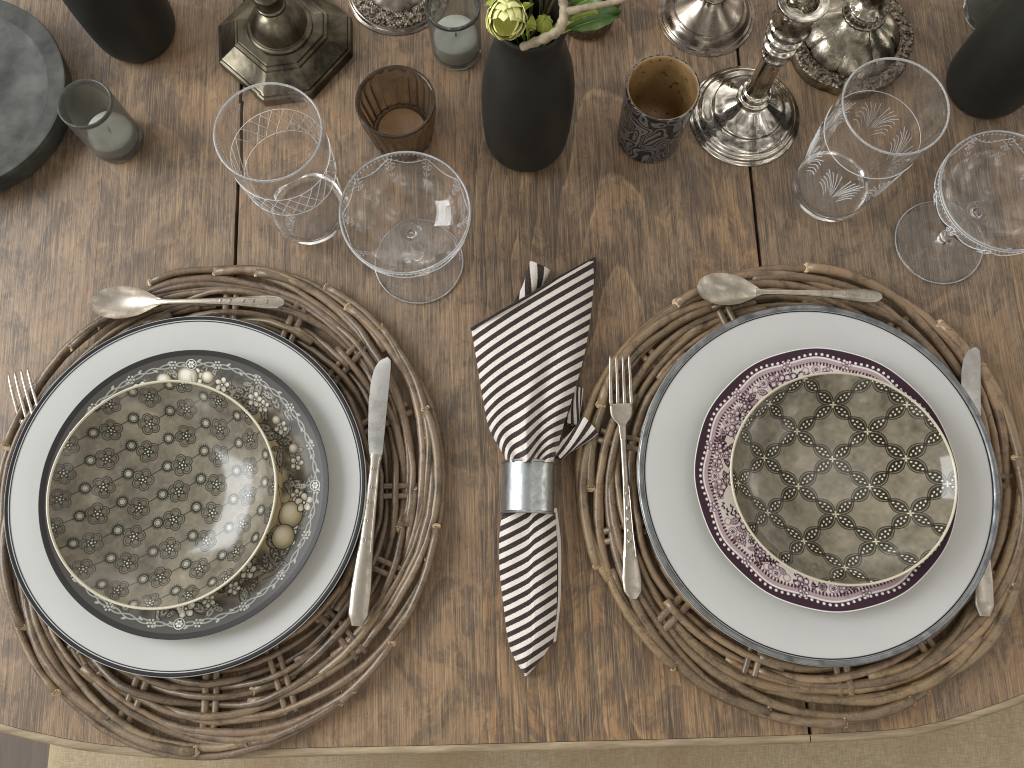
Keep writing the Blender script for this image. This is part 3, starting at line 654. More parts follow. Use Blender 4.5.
# ------------------------------------------------------------------ flatware
def axis(pa, pb, za, zb2, n): a = np.array(P3(*pa, za)); b = np.array(P3(*pb, zb2)); s = np.linspace(0, 1, n)[:, None]; return a+(b-a)*s
def local(root, V): return np.asarray(V)-np.array(root.location)
def handle_relief(root, end, d, z, n=5):
    pass
def spoon(tip, neck, end, wb, label, mat, zm=.0215):
    a = np.array(P3(*tip, zm)); b = np.array(P3(*neck, zm)); e = np.array(P3(*end, zm))
    root = thing('spoon', label, 'spoon', tuple((a+e)/2-np.array([0, 0, .006])), 'silver spoons on the placemats')
    d = b-a; L = np.linalg.norm(d); d /= L; s_ = np.array([-d[1], d[0], 0])
    m, n = 40, 21; top = []; bot = []
    for i in range(m):
        u = i/(m-1); w = wb/2*max(.02, (math.sin(PI*min(1, u**.80))**.58) if u < .8 else 1)
        w = wb/2*np.interp(u, [0, .015, .05, .11, .22, .38, .55, .7, .82, .92, 1], [.05, .26, .48, .70, .90, 1.0, .95, .80, .57, .34, .17])
        for j in range(n):
            v = -1+2*j/(n-1); dep = .0065*math.sin(PI*min(1, u*1.02))**.7*(1-abs(v)**2.2)
            p = a+d*L*u+s_*w*v+np.array([0, 0, .0035-dep+.002*u]); top.append(p); bot.append(p-np.array([0, 0, .0012]))
    V = np.array(top+bot); f1 = grid_faces(m, n); f2 = f1[:, ::-1]+m*n
    Fc = [tuple(f) for f in f1]+[tuple(f) for f in f2]
    per = list(range(n))+[r*n+n-1 for r in range(1, m)]+[(m-1)*n+q for q in range(n-2, -1, -1)]+[r*n for r in range(m-2, 0, -1)]
    Fc += [(per[q], per[(q+1) % len(per)], per[(q+1) % len(per)]+m*n, per[q]+m*n) for q in range(len(per))]
    obj('spoon_bowl', local(root, V), Fc, mat, root, recalc=True, sharp=70)
    s = np.linspace(0, 1, 40); path = (b-d*.004)[None]+(e-b+d*.004)[None]*s[:, None]; path[:, 2] += .0045+.0035*np.sin(s*PI)*.8-.001*s
    hw = np.interp(s, [0, .08, .35, .6, .88, .96, 1], [.0033, .0023, .0025, .0036, .0060, .0054, .0022]); ht = np.interp(s, [0, .1, 1], [.0011, .0016, .0010])
    mb = MB(); mb.add(*loft(path, hw, ht)); side_relief(mb, path, hw, ht); obj('handle', local(root, np.concatenate(mb.V)), mb.F, mat, root, recalc=True, sharp=60)
def side_relief(mb, path, hw, ht, lo=.45, hi=.95):
    """raised border threads and a small ornament near the end of a handle"""
    n = len(path); T = np.gradient(path, axis=0); T /= np.linalg.norm(T, axis=1)[:, None]; S = np.stack([-T[:, 1], T[:, 0], 0*T[:, 0]], 1)
    i0, i1 = int(n*lo), int(n*hi)
    for sg in (-1, 1): mb.add(*tube(path[i0:i1]+S[i0:i1]*(hw[i0:i1]*.72*sg)[:, None]+np.array([0, 0, 1])*(ht[i0:i1])[:, None]*.82, .00045, 5))
    for q in np.linspace(lo+.06, hi-.1, 5):
        i = int(n*q); c = path[i]+np.array([0, 0, ht[i]]); 
        for sg in (-1, 0, 1): mb.add(*tube([c+S[i]*hw[i]*.4*sg-T[i]*.0014, c+S[i]*hw[i]*.2*sg+np.array([0, 0, .0003]), c+S[i]*hw[i]*.4*sg+T[i]*.0014], [.0002, .0006, .0002], 6))
spoon((92, 304), (163, 303.5), (285, 303.5), .0298, 'spoon lying above the black rimmed charger on the left placemat', M['flatware'], .0215)
spoon((696, 288), (759, 294), (880, 298), .0298, 'spoon lying above the silver rimmed charger on the right placemat', M['flatware'], .0215)

def fork(tip, end, label, zm=.0205, wpx=25):
    a = np.array(P3(*tip, zm)); e = np.array(P3(*end, zm)); L = np.linalg.norm(e-a); d = (e-a)/L; s_ = np.array([-d[1], d[0], 0])
    root = thing('fork', label, 'fork', tuple((a+e)/2-np.array([0, 0, .006])), 'silver forks on the placemats'); W = wpx/2*.00082
    zz = lambda t: .004*math.cos(min(1, t/.3)*PI)-.002+.003*max(0, t-.3)
    for q in (-1, -1/3, 1/3, 1):
        s = np.linspace(0, .215, 14); path = a+d*(L*s)[:, None]+s_*((W-.0014)*q*np.interp(s, [0, .215], [.93, 1.0]))[:, None]; path[:, 2] += [zz(t) for t in s]
        V, Fc = loft(path, np.interp(s, [0, .02, .215], [.0004, .0010, .0017]), np.interp(s, [0, .215], [.0006, .0011])); obj('tine', local(root, V), Fc, M['flatware'], root, recalc=True)
    s = np.linspace(.205, .36, 24); path = a+d*(L*s)[:, None]; path[:, 2] += [zz(t) for t in s]
    V, Fc = loft(path, np.interp(s, [.205, .215, .25, .27, .285, .30, .36], [W*.98, W, W*.97, W*.80, .0050, .0034, .0028]), .0011, pw=3); obj('head', local(root, V), Fc, M['flatware'], root, recalc=True)
    s = np.linspace(.355, 1, 44); path = a+d*(L*s)[:, None]; path[:, 2] += [zz(t) for t in s]; q = (s-.355)/.645
    hw = np.interp(q, [0, .3, .6, .88, .96, 1], [.0028, .0030, .0044, .0079, .0072, .0030]); ht = np.interp(q, [0, 1], [.0017, .0011])
    mb = MB(); mb.add(*loft(path, hw, ht)); side_relief(mb, path, hw, ht, .3, .75); o = obj('handle', local(root, np.concatenate(mb.V)), mb.F, M['flatware'], root, recalc=True, sharp=60)
fork((619, 355), (634, 599), 'whole fork beside the napkin, at the left of the silver rimmed charger')
fork((19, 371), (62, 604), 'fork with only its tines showing past the black rimmed charger', zm=.0175)

def knife(tip, sh, end, label, zm=.0225, lean=0):
    a = np.array(P3(*tip, zm)); b = np.array(P3(*sh, zm)); e = np.array(P3(*end, zm))
    root = thing('table_knife', label, 'knife', tuple((a+e)/2-np.array([0, 0, .006])), 'silver knives on the placemats')
    L = np.linalg.norm(b-a); d = (b-a)/L; s_ = np.array([d[1], -d[0], 0])          # s_ points to image left / spine side
    u = np.linspace(0, 1, 30)
    left = np.interp(u, [0, .04, .12, .25, .45, .8, .93, 1], [-.004, .0022, .0060, .0082, .0090, .0078, .0062, .0052]); right = np.interp(u, [0, .03, .1, .9, 1], [-.0050, -.0078, -.0082, -.0056, -.0050])
    V = []
    for i, t in enumerate(u):
        c = a+d*L*t
        for off, z in ((left[i], 0), ((left[i]+right[i])/2, .0009), (right[i], .0011), (right[i], -.0004), ((left[i]+right[i])/2, -.0006)): V.append(c+s_*off+np.array([0, 0, z]))
    Fc = [tuple(f) for f in grid_faces(30, 5, True)]+[tuple(range(5)), tuple(29*5+k for k in range(5))[::-1]]
    obj('blade', local(root, V), Fc, M['blade'], root, recalc=True, sharp=30)
    s = np.linspace(0, 1, 46); path = (b-d*.003)[None]+(e-b+d*.003)[None]*s[:, None]; path[:, 2] += .0008
    hw = np.interp(s, [0, .02, .04, .1, .5, .8, .94, 1], [.0050, .0056, .0048, .0046, .0062, .0086, .0083, .0045]); ht = np.interp(s, [0, .5, .95, 1], [.0030, .0036, .0032, .0016])
    mb = MB(); mb.add(*loft(path, hw, ht, 16, 2.8)); side_relief(mb, path, hw, ht, .04, .6); obj('handle', local(root, np.concatenate(mb.V)), mb.F, M['flatware'], root, recalc=True, sharp=60)
knife((382, 357), (376, 458), (357, 626), 'whole knife lying at the right of the black rimmed charger')
knife((970, 347), (974, 448), (984, 616), 'knife half hidden beneath the right edge of the silver rimmed charger', zm=.0185)

# ------------------------------------------------------------------ napkin and ring
def sheet(left, right, zl, m, n, stripe, arch, pleat, skirt=True, zs=.0015):
    Lc = spl(left, m); Rc = spl(right, m); V = []; A = []; cols = []
    ss = np.linspace(0, 1, n)
    for i in range(m):
        t = i/(m-1); row = []
        for s in ss:
            x = Lc[i, 0]*(1-s)+Rc[i, 0]*s; y = Lc[i, 1]*(1-s)+Rc[i, 1]*s
            z = zl(t)+arch(t)*(1-(2*s-1)**4)+pleat(s, t); row.append((x, y, z, s))
        if skirt:
            for sg, e in ((-1, row[0]), (1, row[-1])): pass
            r0, r1 = row[0], row[-1]
            row = [(r0[0]+3, r0[1], zs, 0), (r0[0]+.3, r0[1], zs+(r0[2]-zs)*.35, 0)]+row+[(r1[0]-.3, r1[1], zs+(r1[2]-zs)*.35, 1), (r1[0]-3, r1[1], zs, 1)]
        for x, y, z, s in row:
            V.append(P3(x, y, max(z, zs))); A.append(stripe(x, y, s, t))
        cols = len(row)
    return np.array(V), grid_faces(m, cols), np.array(A)
AN = math.radians(29.5); SN, CN = math.sin(AN), math.cos(AN)
npk = thing('cloth_napkin', 'black and cream striped napkin pulled through a metal ring between the placemats', 'napkin', P3(527, 480, 0))
def up_st(x, y, s, t):
    k = (1-t)**2.2
    return (y*CN+x*SN)/9.55-1.0*(1-s)**3*(1-t*.5)+k*(.45*math.sin(s*9.5)+1.8*(s-.5))
V, Fc, A = sheet([(507, 462), (500, 449), (489, 428), (483, 400), (478, 370), (474, 345), (471, 329)], [(553, 462), (558, 446), (564, 424), (573, 396), (585, 352), (592, 305), (595, 258)], lambda t: .010+.016*(1-t)**1.5, 110, 90,
    up_st, lambda t: .010+.010*(1-t), lambda s, t: (1-t)**1.5*(.0050*math.sin(s*14+1.0)+.0075*math.exp(-((s-.42-.2*t)/.07)**2)-.006*math.exp(-((s-.60-.15*t)/.06)**2))+.0018*math.sin(s*5+t*4)*t)
obj('upper_fold', local(npk, V), Fc, M['napkin'], npk, attrs={'q': A})
# hem along the top edge
Lc = [(471, 329), (500, 312), (530, 295), (560, 277), (595, 258)]
pth = [P3(x, y, .0115+.0095*(1-(2*i/4-1)**4)) for i, (x, y) in enumerate(Lc)]; V, Fc = tube(spl(pth, 40), .0013, 8); obj('hem', local(npk, V), Fc, M['napkin'], npk, attrs={'q': np.full(len(V), .75)})
pth = [P3(x, y, z) for x, y, z in ((595, 258, .012), (594, 275, .010), (592, 287, .006))]; V, Fc = tube(spl(pth, 20), [.0014]*20, 8); obj('hem', local(npk, V), Fc, M['napkin'], npk, attrs={'q': np.full(len(V), .75)})
V, Fc, A = sheet([(504, 505), (501, 520), (499, 545), (500, 575), (504, 610), (508, 640), (514, 658), (525, 675)], [(554, 505), (556, 520), (557, 548), (557, 580), (556.5, 612), (554, 636), (543, 657), (527, 676)], lambda t: .024-.017*t, 90, 60,
    lambda x, y, s, t: (y*CN*1.0+x*SN)/9.6+.35*(1/(1+math.exp(-(s-.55)*40)))*(1-t)+.6*(s-.5)**2, lambda t: .009, lambda s, t: .003*(1-t)*(1 if s > .55 else 0)*(1-s)*2+.0012*math.sin(s*8+t*5))
obj('lower_point', local(npk, V), Fc, M['napkin'], npk, attrs={'q': A})
V, Fc, A = sheet([(540, 508), (542, 560), (545, 610), (540, 650)], [(557, 508), (561, 545), (560.5, 600), (556, 641)], lambda t: .010-.005*t, 40, 16, lambda x, y, s, t: .2 if s > .86 else .75, lambda t: .003, lambda s, t: 0)
obj('under_layer', local(npk, V), Fc, M['napkin'], npk, attrs={'q': A})
def cone(pa, pb, ra, rb, za, zb3, name, per, turns=1.6, n=26, tilt=.5):
    a = np.array(P3(*pa, za)); b = np.array(P3(*pb, zb3)); d = b-a; L = np.linalg.norm(d); d /= L; S = np.array([-d[1], d[0], 0]); S /= np.linalg.norm(S); U = np.cross(d, S); V = []; A = []
    m = 46
    for i in range(n):
        t = i/(n-1)
        for j in range(m):
            f = j/(m-1); an = f*TAU*turns+.6; r = (ra+(rb-ra)*t)*(1-.42*f)*(1+.12*math.sin(an*3+t*6)); V.append(a+d*L*t+S*r*math.cos(an)+U*r*.75*math.sin(an)); A.append((tilt*an*.0075+L*t*.25)/per)
    V = np.array(V); V[:, 2] = np.maximum(V[:, 2], .0012)
    obj(name, local(npk, V), grid_faces(n, m), M['napkin'], npk, attrs={'q': np.array(A)})
cone((519, 312), (540, 267), .008, .0105, .008, .010, 'rolled_corner', .0068, tilt=.6)
cone((556, 456), (589, 426), .006, .0105, .022, .013, 'ruffled_corner', .0085, tilt=1.2)
cone((572, 425), (579, 388), .007, .004, .008, .007, 'ruffled_corner', .0060, tilt=.9)

ra = np.array(P3(529.5, 458.5, .047)); rb = np.array(P3(528.5, 512, .047)); RL = np.linalg.norm(rb-ra); RRg = RW(529, 484, 53, .034)
cen = (ra+rb)/2; cen[2] = RRg+.001
ring = thing('napkin_ring', 'wide galvanised metal napkin ring around the striped napkin', 'napkin ring', (cen[0], cen[1], 0))
dd = (ra-rb)/RL
def ring_lathe(prof, n=96):
    V, Fc = lathe(prof, n); d3 = np.array([dd[0], dd[1], 0]); S = np.array([d3[1], -d3[0], 0]); W = np.stack([S*v[0]+np.array([0, 0, 1])*v[1]+d3*v[2] for v in V]); W[:, 2] += RRg+.001; return W, Fc
h = RL/2
V, Fc = ring_lathe(np.array([(RRg, -h), (RRg, h), (RRg-.0011, h), (RRg-.0011, -h), (RRg, -h)])); obj('band', V, [tuple(f) for f in Fc], M['galv'], ring, recalc=True, sharp=40)
for s_ in (-1, 1):
    t = np.linspace(0, TAU, 9); V, Fc = ring_lathe(np.stack([RRg+.0002+.0012*np.cos(t), s_*(h-.0008)+.0012*np.sin(t)], 1)); obj('rolled_edge', V, [tuple(f) for f in Fc], M['galv'], ring, recalc=True)

# ------------------------------------------------------------------ glassware
def glass_lathe(root, prof, name, mat, n=96): V, Fc = lathe(prof, n); return obj(name, V, [tuple(f) for f in Fc], mat, root, recalc=True)
def on_surf(root, curves, rfun, name, rad=.00028, off=.00025):
    mb = MB()
    for cu in curves:
        pts = [((rfun(z)+off)*math.cos(t), (rfun(z)+off)*math.sin(t), z) for t, z in cu]; mb.add(*tube(pts, rad, 5))
    return mb.build(name, M['etch'], root)
def tumbler(px, py, label, style):
    c = P(px, py); root = thing('tumbler', label, 'drinking glass', (c[0], c[1], .0006), 'tall etched tumblers'); H = .147
    ro = lambda z: .0343+(.0415-.0343)*(z/H)**.9
    zs = np.linspace(.006, H-.0010, 16)
    outer = [(0, .0012), (.024, .0010), (.028, 0), (.032, .0004), (.0338, .003)]+[(ro(z), z) for z in zs]
    inner = [(ro(H)-.0008+.0009*math.cos(a), H-.0006+.0010*math.sin(a)) for a in np.linspace(.1, PI-.1, 8)]+[(ro(z)-.0016, z) for z in zs[::-1][1:-1]]+[(.0315, .0095), (.027, .0080), (0, .0078)]
    glass_lathe(root, np.array(outer+inner), 'glass_body', M['glass'])
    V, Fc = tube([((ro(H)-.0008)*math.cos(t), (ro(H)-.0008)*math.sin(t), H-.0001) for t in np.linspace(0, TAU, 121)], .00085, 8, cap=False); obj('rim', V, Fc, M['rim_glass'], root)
    cs = []
    if style == 'hatch':
        z0, z1 = .080, .112; N = 26
        for k in range(N):
            for sg in (-1, 1):
                if (k % 13) in (11, 12): continue
                cs.append([(k*TAU/N+sg*u*TAU/N*1.6, z0+(z1-z0)*u) for u in np.linspace(0, 1, 8)])
        for z in (z0, z1): cs.append([(t, z+.0) for t in np.linspace(0, TAU, 90)])
        on_surf(root, cs, ro, 'etched_band', .00028)
    else:
        for k in range(6):
            b = k*TAU/6
            for q in range(-4, 5):
                if q: cs.append([(b+.03*q+.075*q*u*u, .052+.002*abs(q)+(.040-.0032*abs(q))*u) for u in np.linspace(0, 1, 9)])
            for q in (-1, 1):
                for e in range(4): cs.append([(b+q*(.16+.26*u), .050+.006*e+.012*math.sin(u*PI*.6)) for u in np.linspace(0, 1, 8)])
        cs.append([(t, .104) for t in np.linspace(0, TAU, 120)])
        on_surf(root, cs, ro, 'etched_leaves', .00030)
tumbler(311, 212, 'tall clear tumbler with crosshatch etched band, behind the left placemat', 'hatch')
tumbler(827, 190, 'tall clear tumbler with cut leaf strokes, beside the silver candlestick', 'leaf')
def coupe(px, py, label, seed):
    c = P(px, py); root = thing('coupe_glass', label, 'coupe glass', (c[0], c[1], .0004), 'etched coupe glasses'); H = .111; g = np.random.default_rng(seed)
    ob = spl([(.0035, .0665), (.008, .0692), (.020, .0720), (.034, .0775), (.0445, .0865), (.0500, .0980), (.0517, .1105)], 30)
    ib = spl([(.0506, .1107), (.0489, .0982), (.0434, .0876), (.033, .0790), (.020, .0737), (.008, .0712), (0, .0708)], 30)
    bowl_ = np.vstack([ob, [(.0514, .1112), (.0509, .1112)], ib])
    stem = spl([(.0402, .0012), (.0398, .0020), (.030, .0026), (.016, .0038), (.007, .0070), (.0048, .0115), (.0062, .0165), (.0040, .0215), (.0031, .034), (.0029, .048), (.0034, .060), (.0036, .0664)], 40)
    prof = np.vstack([[(0, .0006), (.036, 0), (.0396, .0002)], stem, bowl_[1:]])
    glass_lathe(root, prof, 'glass_body', M['glass'])
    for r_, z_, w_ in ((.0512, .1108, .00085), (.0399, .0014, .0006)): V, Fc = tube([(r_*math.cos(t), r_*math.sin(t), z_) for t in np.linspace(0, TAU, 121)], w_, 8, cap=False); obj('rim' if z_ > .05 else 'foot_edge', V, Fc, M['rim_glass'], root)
    zz = ob[:, 1]; rr = ob[:, 0]; rf = lambda z: float(np.interp(z, zz, rr)); cs = []; N = 10
    cs.append([(t, .1083) for t in np.linspace(0, TAU, 160)])
    for k in range(90): t = k*TAU/90; cs.append([(t, .1072), (t+.012, .1066)])
    for k in range(N):
        b = k*TAU/N
        cs.append([(b+u*TAU/N, .1056-.0050*math.sin(u*PI)) for u in np.linspace(0, 1, 14)])
        for q in range(7):
            u = (q+.5)/7; t0 = b+u*TAU/N; z0 = .1056-.0050*math.sin(u*PI); cs.append([(t0-.012, z0+.0009), (t0, z0-.0001), (t0+.012, z0+.0010)])
        for q in range(6):
            a = q*TAU/6; cs.append([(b+.022*math.cos(a), .1015+.0008*math.sin(a)), (b+.066*math.cos(a), .1015+.0024*math.sin(a)), (b+.092*math.cos(a+.25), .1015+.0034*math.sin(a+.25))])
        for q in range(3):
            z = .0978-.0030*q; w = .075-.018*q; cs.append([(b, z+.0018), (b, z-.0006)]); cs.append([(b-w, z+.0016), (b-w*.4, z)]); cs.append([(b+w*.4, z), (b+w, z+.0016)])
    cs = [[((t-b_)*1.0+b_, .1092-(.1085-z)*1.65) for t, z in cu] for cu in cs for b_ in (cu[0][0],)]
    on_surf(root, cs, rf, 'etched_garland', .00030)
coupe(419, 262, 'etched coupe glass with garland rim in front of the ribbed brown votive', 1)
coupe(938, 243, 'etched coupe glass at the right edge, cut off by the frame', 2)

# votives
def votive(px, py, h, r0, r1, label, mat, wax=None, wax_label=None, ribs=0, group=None, name='votive_holder'):
    c = P(px, py); root = thing(name, label, 'votive holder', (c[0], c[1], .0004), group); zs = np.linspace(.004, h-.0008, 12); ro = lambda z: r0+(r1-r0)*z/h
    outer = [(0, .0008), (r0*.8, 0), (r0*.96, .0006)]+[(ro(z), z) for z in zs]; inner = [(r1-.0006, h), (r1-.0016, h-.0006)]+[(ro(z)-.0022, z) for z in zs[::-1][:-1]]+[(r0*.9, .0065), (r0*.7, .0052), (0, .005)]
    prof = np.array(outer+inner)
    if ribs:
        V, Fc = lathe(prof, ribs*8, rm=lambda r, z, t: 1+.028*abs(np.sin(t*ribs/2))*np.clip((h*.93-z)/.004, 0, 1)*(r > r0*.75)); obj('glass_body', V, [tuple(f) for f in Fc], mat, root, recalc=True)
    else: glass_lathe(root, prof, 'glass_body', mat)
    if wax:
        w = thing('wax_candle', wax_label, 'candle', (c[0], c[1], .0068)); wr = ro(wax)-.0030
        V, Fc = lathe(np.array([(0, 0), (r0*.9-.0012, 0), (r0*.93-.0010, .001), (wr-.0003, wax-.008), (wr-.001, wax-.0068), (wr*.6, wax-.0085), (0, wax-.009)]), 48); obj('wax', V, [tuple(f) for f in Fc], M['wax'], w, recalc=True)
        V, Fc = tube([(0, 0, wax-.010), (.0006, .0004, wax-.005), (.0015, .001, wax-.002)], .0007, 6); obj('wick', V, Fc, M['dark_stem'], w)
    return root
r = RW(83, 105, 55, .067)
votive(118, 141, .067, RW(118, 141, 51, 0), r, 'smoky grey glass votive holder beside the round zinc tray', M['smoke'], .020, 'pale wax in the grey votive beside the zinc tray', group='smoky grey votive holders')
votive(457, 50, .068, RW(457, 50, 49, 0), RW(455, 8, 56, .068), 'smoky grey glass votive holder left of the flower vase', M['smoke_clear'], .026, 'pale wax in the grey votive left of the flower vase', group='smoky grey votive holders')
votive(990, 12, .068, RW(990, 12, 58, 0), RW(1010, -25, 62, .068), 'clear votive holder behind the black vase at the right edge', M['smoke_clear'], None, group='smoky grey votive holders')
def ribbed(px, py, h, w0, w1, label):
    c = P(px, py); r0 = RW(px, py, w0, 0); r1 = w1; root = thing('votive_holder', label, 'votive holder', (c[0], c[1], .0004), 'ribbed brown votive holders')
    zs = np.linspace(.003, h-.001, 14); ro = lambda z: r0+(r1-r0)*(z/h)**1.2
    outer = [(0, .0006), (r0*.85, 0), (r0*.98, .0005)]+[(ro(z), z) for z in zs]; inner = [(r1-.0004, h), (r1-.0014, h+.0002), (r1-.0024, h-.0006)]+[(ro(z)-.0030, z) for z in zs[::-1][:-1]]+[(r0*.88, .0075), (r0*.5, .0055), (0, .0052)]
    V, Fc = lathe(np.array(outer+inner), 22*10, rm=lambda r, z, t: 1+.06*abs(np.cos(t*11))*np.clip((h*.90-z)/.005, 0, 1)*(r > r0*.8)); obj('glass_body', V, [tuple(f) for f in Fc], M['brown_glass'], root, recalc=True)
    V, Fc = lathe(np.array([(0, .0054), (r0*.5, .0058), (r0*.8, .0074)])+np.array([0, .0004]), 48); obj('amber_lining', V, [f[::-1] for f in Fc], M['amber_in'], root)
ribbed(403, 134, .058, 58, RW(397.5, 102, 81, .058), 'ribbed brown glass votive holder behind the left coupe glass')
ribbed(586, 18, .052, 52, RW(583, 0, 70, .052), 'ribbed dark votive holder half hidden under the green leaf')
# embossed mercury votive
c = P(648, 136); root = thing('votive_holder', 'black embossed mercury glass votive holder with amber inside', 'votive holder', (c[0], c[1], .0004)); h = .083; r1 = RW(660, 85, 75, h); r0 = RW(648, 136, 62, 0)
ro = lambda z: r0+(r1-r0)*(z/h); zs = np.linspace(.002, h-.0012, 24)
V, Fc = lathe(np.array([(0, 0), (r0*.96, 0)]+[(ro(z), z) for z in zs]+[(r1-.0006, h), (r1-.0016, h-.0004)]), 96); obj('embossed_shell', V, Fc, M['mercury'], root)
def amber():
    k = NT('speckled_amber_mercury'); co = k.coords(); n = k.noise(co, 40, 5, .6); s = k.noise(co, 190, 2, .5); c = k.mix(k.ramp(n, [(.35, 0.), (.65, 1.)]), C(116, 94, 62), C(148, 122, 84)); c = k.mix(k.ramp(s, [(.64, 0.), (.70, .9)]), c, C(60, 40, 20)); k.p(Base_Color=c, Roughness=.4, Metallic=0.0, Coat_Weight=.5); return k.m
V, Fc = lathe(np.array([(r1-.0016, h-.0004)]+[(ro(z)-.0026, z) for z in zs[::-1][:-3]]+[(r0*.85, .006), (0, .006)]), 96); obj('amber_lining', V, Fc, amber(), root)

# ------------------------------------------------------------------ black vases
vprof = spl([(.0310, 0), (.0345, .0022), (.0385, .013), (.0400, .036), (.0404, .066), (.0396, .092), (.0364, .117), (.0314, .138), (.0274, .152), (.0262, .160), (.0264, .168), (.0286, .178), (.0296, .184), (.0290, .1870), (.0262, .1855), (.0240, .176), (.0235, .165), (.0260, .150), (.0330, .130), (.0365, .100), (.0365, .05), (.030, .010), (0, .006)], 110)
def vase(px, py, label, k=1.0):
    c = P(px, py); root = thing('bottle_vase', label, 'vase', (c[0], c[1], .0003), 'matte black bottle vases')
    V, Fc = lathe(np.vstack([[(0, .0005), (.026, .0002)], vprof])*k, 96); obj('body', V, [tuple(f) for f in Fc], M['black_vase'], root, recalc=True); return c
vc = vase(526, 140, 'matte black bottle vase holding the yellow flower and twigs', .99)
vase(140, 33, 'matte black bottle vase beyond the round zinc tray', 1.0)
vase(981, 88, 'matte black bottle vase at the right edge of the table', 1.0)

# flowers: yellow bloom, leaves, twigs
def petal_cup(c, ax, r, open_, a0, wid, mat_mb, thick=0):
    """one curved petal wrapped round an axis"""
    ax = np.asarray(ax, float); ax /= np.linalg.norm(ax); s = np.cross(ax, [0, 1, .2]); s /= np.linalg.norm(s); u = np.cross(ax, s); V = []
    m, n = 9, 9
    for i in range(m):
        t = i/(m-1); lat = -PI/2*.8+t*(PI*open_); rr = r*math.cos(lat)*1.0; hh = r*1.15*math.sin(lat); w = wid*(math.sin(PI*(.12+.80*t)))**.7
        for j in range(n):
            a = a0+(-.5+j/(n-1))*w; q = rr*(1+.05*math.cos((j/(n-1)-.5)*PI*2))+.0006*math.sin(a*9+t*5); V.append(np.asarray(c)+ax*hh+s*q*math.cos(a)+u*q*math.sin(a))
    mat_mb.add(V, [tuple(f) for f in grid_faces(m, n)])
fc = np.array(P3(507, 17, .205)); ax = np.array([-.08, -.80, .55]); ax /= np.linalg.norm(ax)
fl = thing('flower', 'yellow ranunculus bloom leaning over the lip of the black vase', 'flower', tuple(P3(519, 30, .165)))
def egg_petal(a0, r, wid, t1, lift, mbx, seed):
    """one petal lying on an egg whose tip points along ax; its free edge lifts off a little"""
    s0 = np.cross(ax, [1, 0, .2]); s0 /= np.linalg.norm(s0); u0 = np.cross(ax, s0); V = []; m, n = 14, 11
    for i in range(m):
        t = i/(m-1)*t1; h_ = -.0150+.039*t; prof_ = r*math.sin(PI*min(.97, .10+.80*t))**.62+lift*max(0, t/t1-.6)**2
        w_ = wid*(1-max(0, (t/t1-.45)/.55)**2.2*.86)
        for j in range(n):
            v = -1+2*j/(n-1); a = a0+v*w_/2; q = 1.12*prof_*(1+.05*v*v+.02*math.sin(v*7+seed))
            V.append(fc+ax*(h_-.002*v*v*(t/t1))+(s0*math.cos(a)+u0*math.sin(a))*q)
    mbx.add(V, [tuple(f) for f in grid_faces(m, n)])
for ly, (r_, n_, t1, lf, wd_) in enumerate([(.0086, 3, .96, 0, 2.6), (.0098, 4, .90, .0008, 2.1), (.0108, 5, .84, .0012, 1.8), (.0116, 5, .74, .0020, 1.6), (.0122, 6, .60, .0030, 1.3)]):
    for k in range(n_):
        mb = MB(); egg_petal(k*TAU/n_+ly*.7+random.uniform(-.2, .2), r_*random.uniform(.97, 1.03), wd_, t1*random.uniform(.94, 1.04), lf, mb, k*2+ly); obj('petal', local(fl, np.concatenate(mb.V)), mb.F, M['petal' if ly != 4 else 'petal_pale'], fl)
g = np.random.default_rng(3)
for k in range(8):
    a = k*TAU/8; b0 = fc-ax*.012; s0 = np.cross(ax, [1, 0, .2]); s0 /= np.linalg.norm(s0); u0 = np.cross(ax, s0); d = (s0*math.cos(a)+u0*math.sin(a))*.8+ax*.25; d /= np.linalg.norm(d); s_ = np.cross(d, ax); s_ /= np.linalg.norm(s_); L = g.uniform(.012, .018)
    V = [b0+d*L*t+s_*w_*sg*(.0022)+ax*.006*t*t for t, w_ in ((0, .5), (.35, 1), (.7, .7), (1, .05)) for sg in (-1, 0, 1)]; obj('sepal', local(fl, V), grid_faces(4, 3), M['petal_pale'], fl)
V, Fc = tube(spl([P3(524, 42, .10), P3(520, 34, .17), tuple(fc-ax*.012)], 14), .0018, 8); obj('stem', local(fl, V), Fc, M['bud'], fl)

def leaf(base, tip, z0, z1, w, name, label, mat, curl=.004, cat='leaf', stem_from=None, roll=0.0):
    a = np.array(P3(*base, z0)); b = np.array(P3(*tip, z1)); d = b-a; L = np.linalg.norm(d); d /= L; s = np.cross(d, [0, 0, 1]); s /= np.linalg.norm(s); u = np.cross(s, d); s, u = s*math.cos(roll)+u*math.sin(roll), u*math.cos(roll)-s*math.sin(roll)
    root = thing(name, label, cat, tuple(a)); V = []; m, n = 24, 11
    for i in range(m):
        t = i/(m-1); hw = w/2*max(.03, math.sin(PI*t**.85)**.75)
        for j in range(n):
            v = -1+2*j/(n-1); V.append(a+d*L*t+s*hw*v+u*(abs(v)**1.3*w*.20-.12*w*math.exp(-(v*6)**2)+curl*math.sin(PI*t)+.0006*math.sin(t*25)*abs(v)))
    V = np.array(V); top = local(root, V); nb = len(V)
    Fc = [tuple(f) for f in grid_faces(m, n)]
    obj('blade', top, Fc, mat, root)
    V, F2 = tube([a-d*.004]+[a+d*L*t+u*(curl*math.sin(PI*t)-.13*w) for t in np.linspace(0, .95, 12)], np.linspace(.0009, .0003, 13), 6); obj('midrib', local(root, V), F2, M['bud'], root)
    if stem_from is not None:
        V, F2 = tube(spl([stem_from, tuple((np.array(stem_from)+a)/2+np.array([0, 0, .006])), tuple(a)], 12), .0010, 6); obj('stem', local(root, V), F2, M['bud'], root)
ins = (vc[0], vc[1], .12)
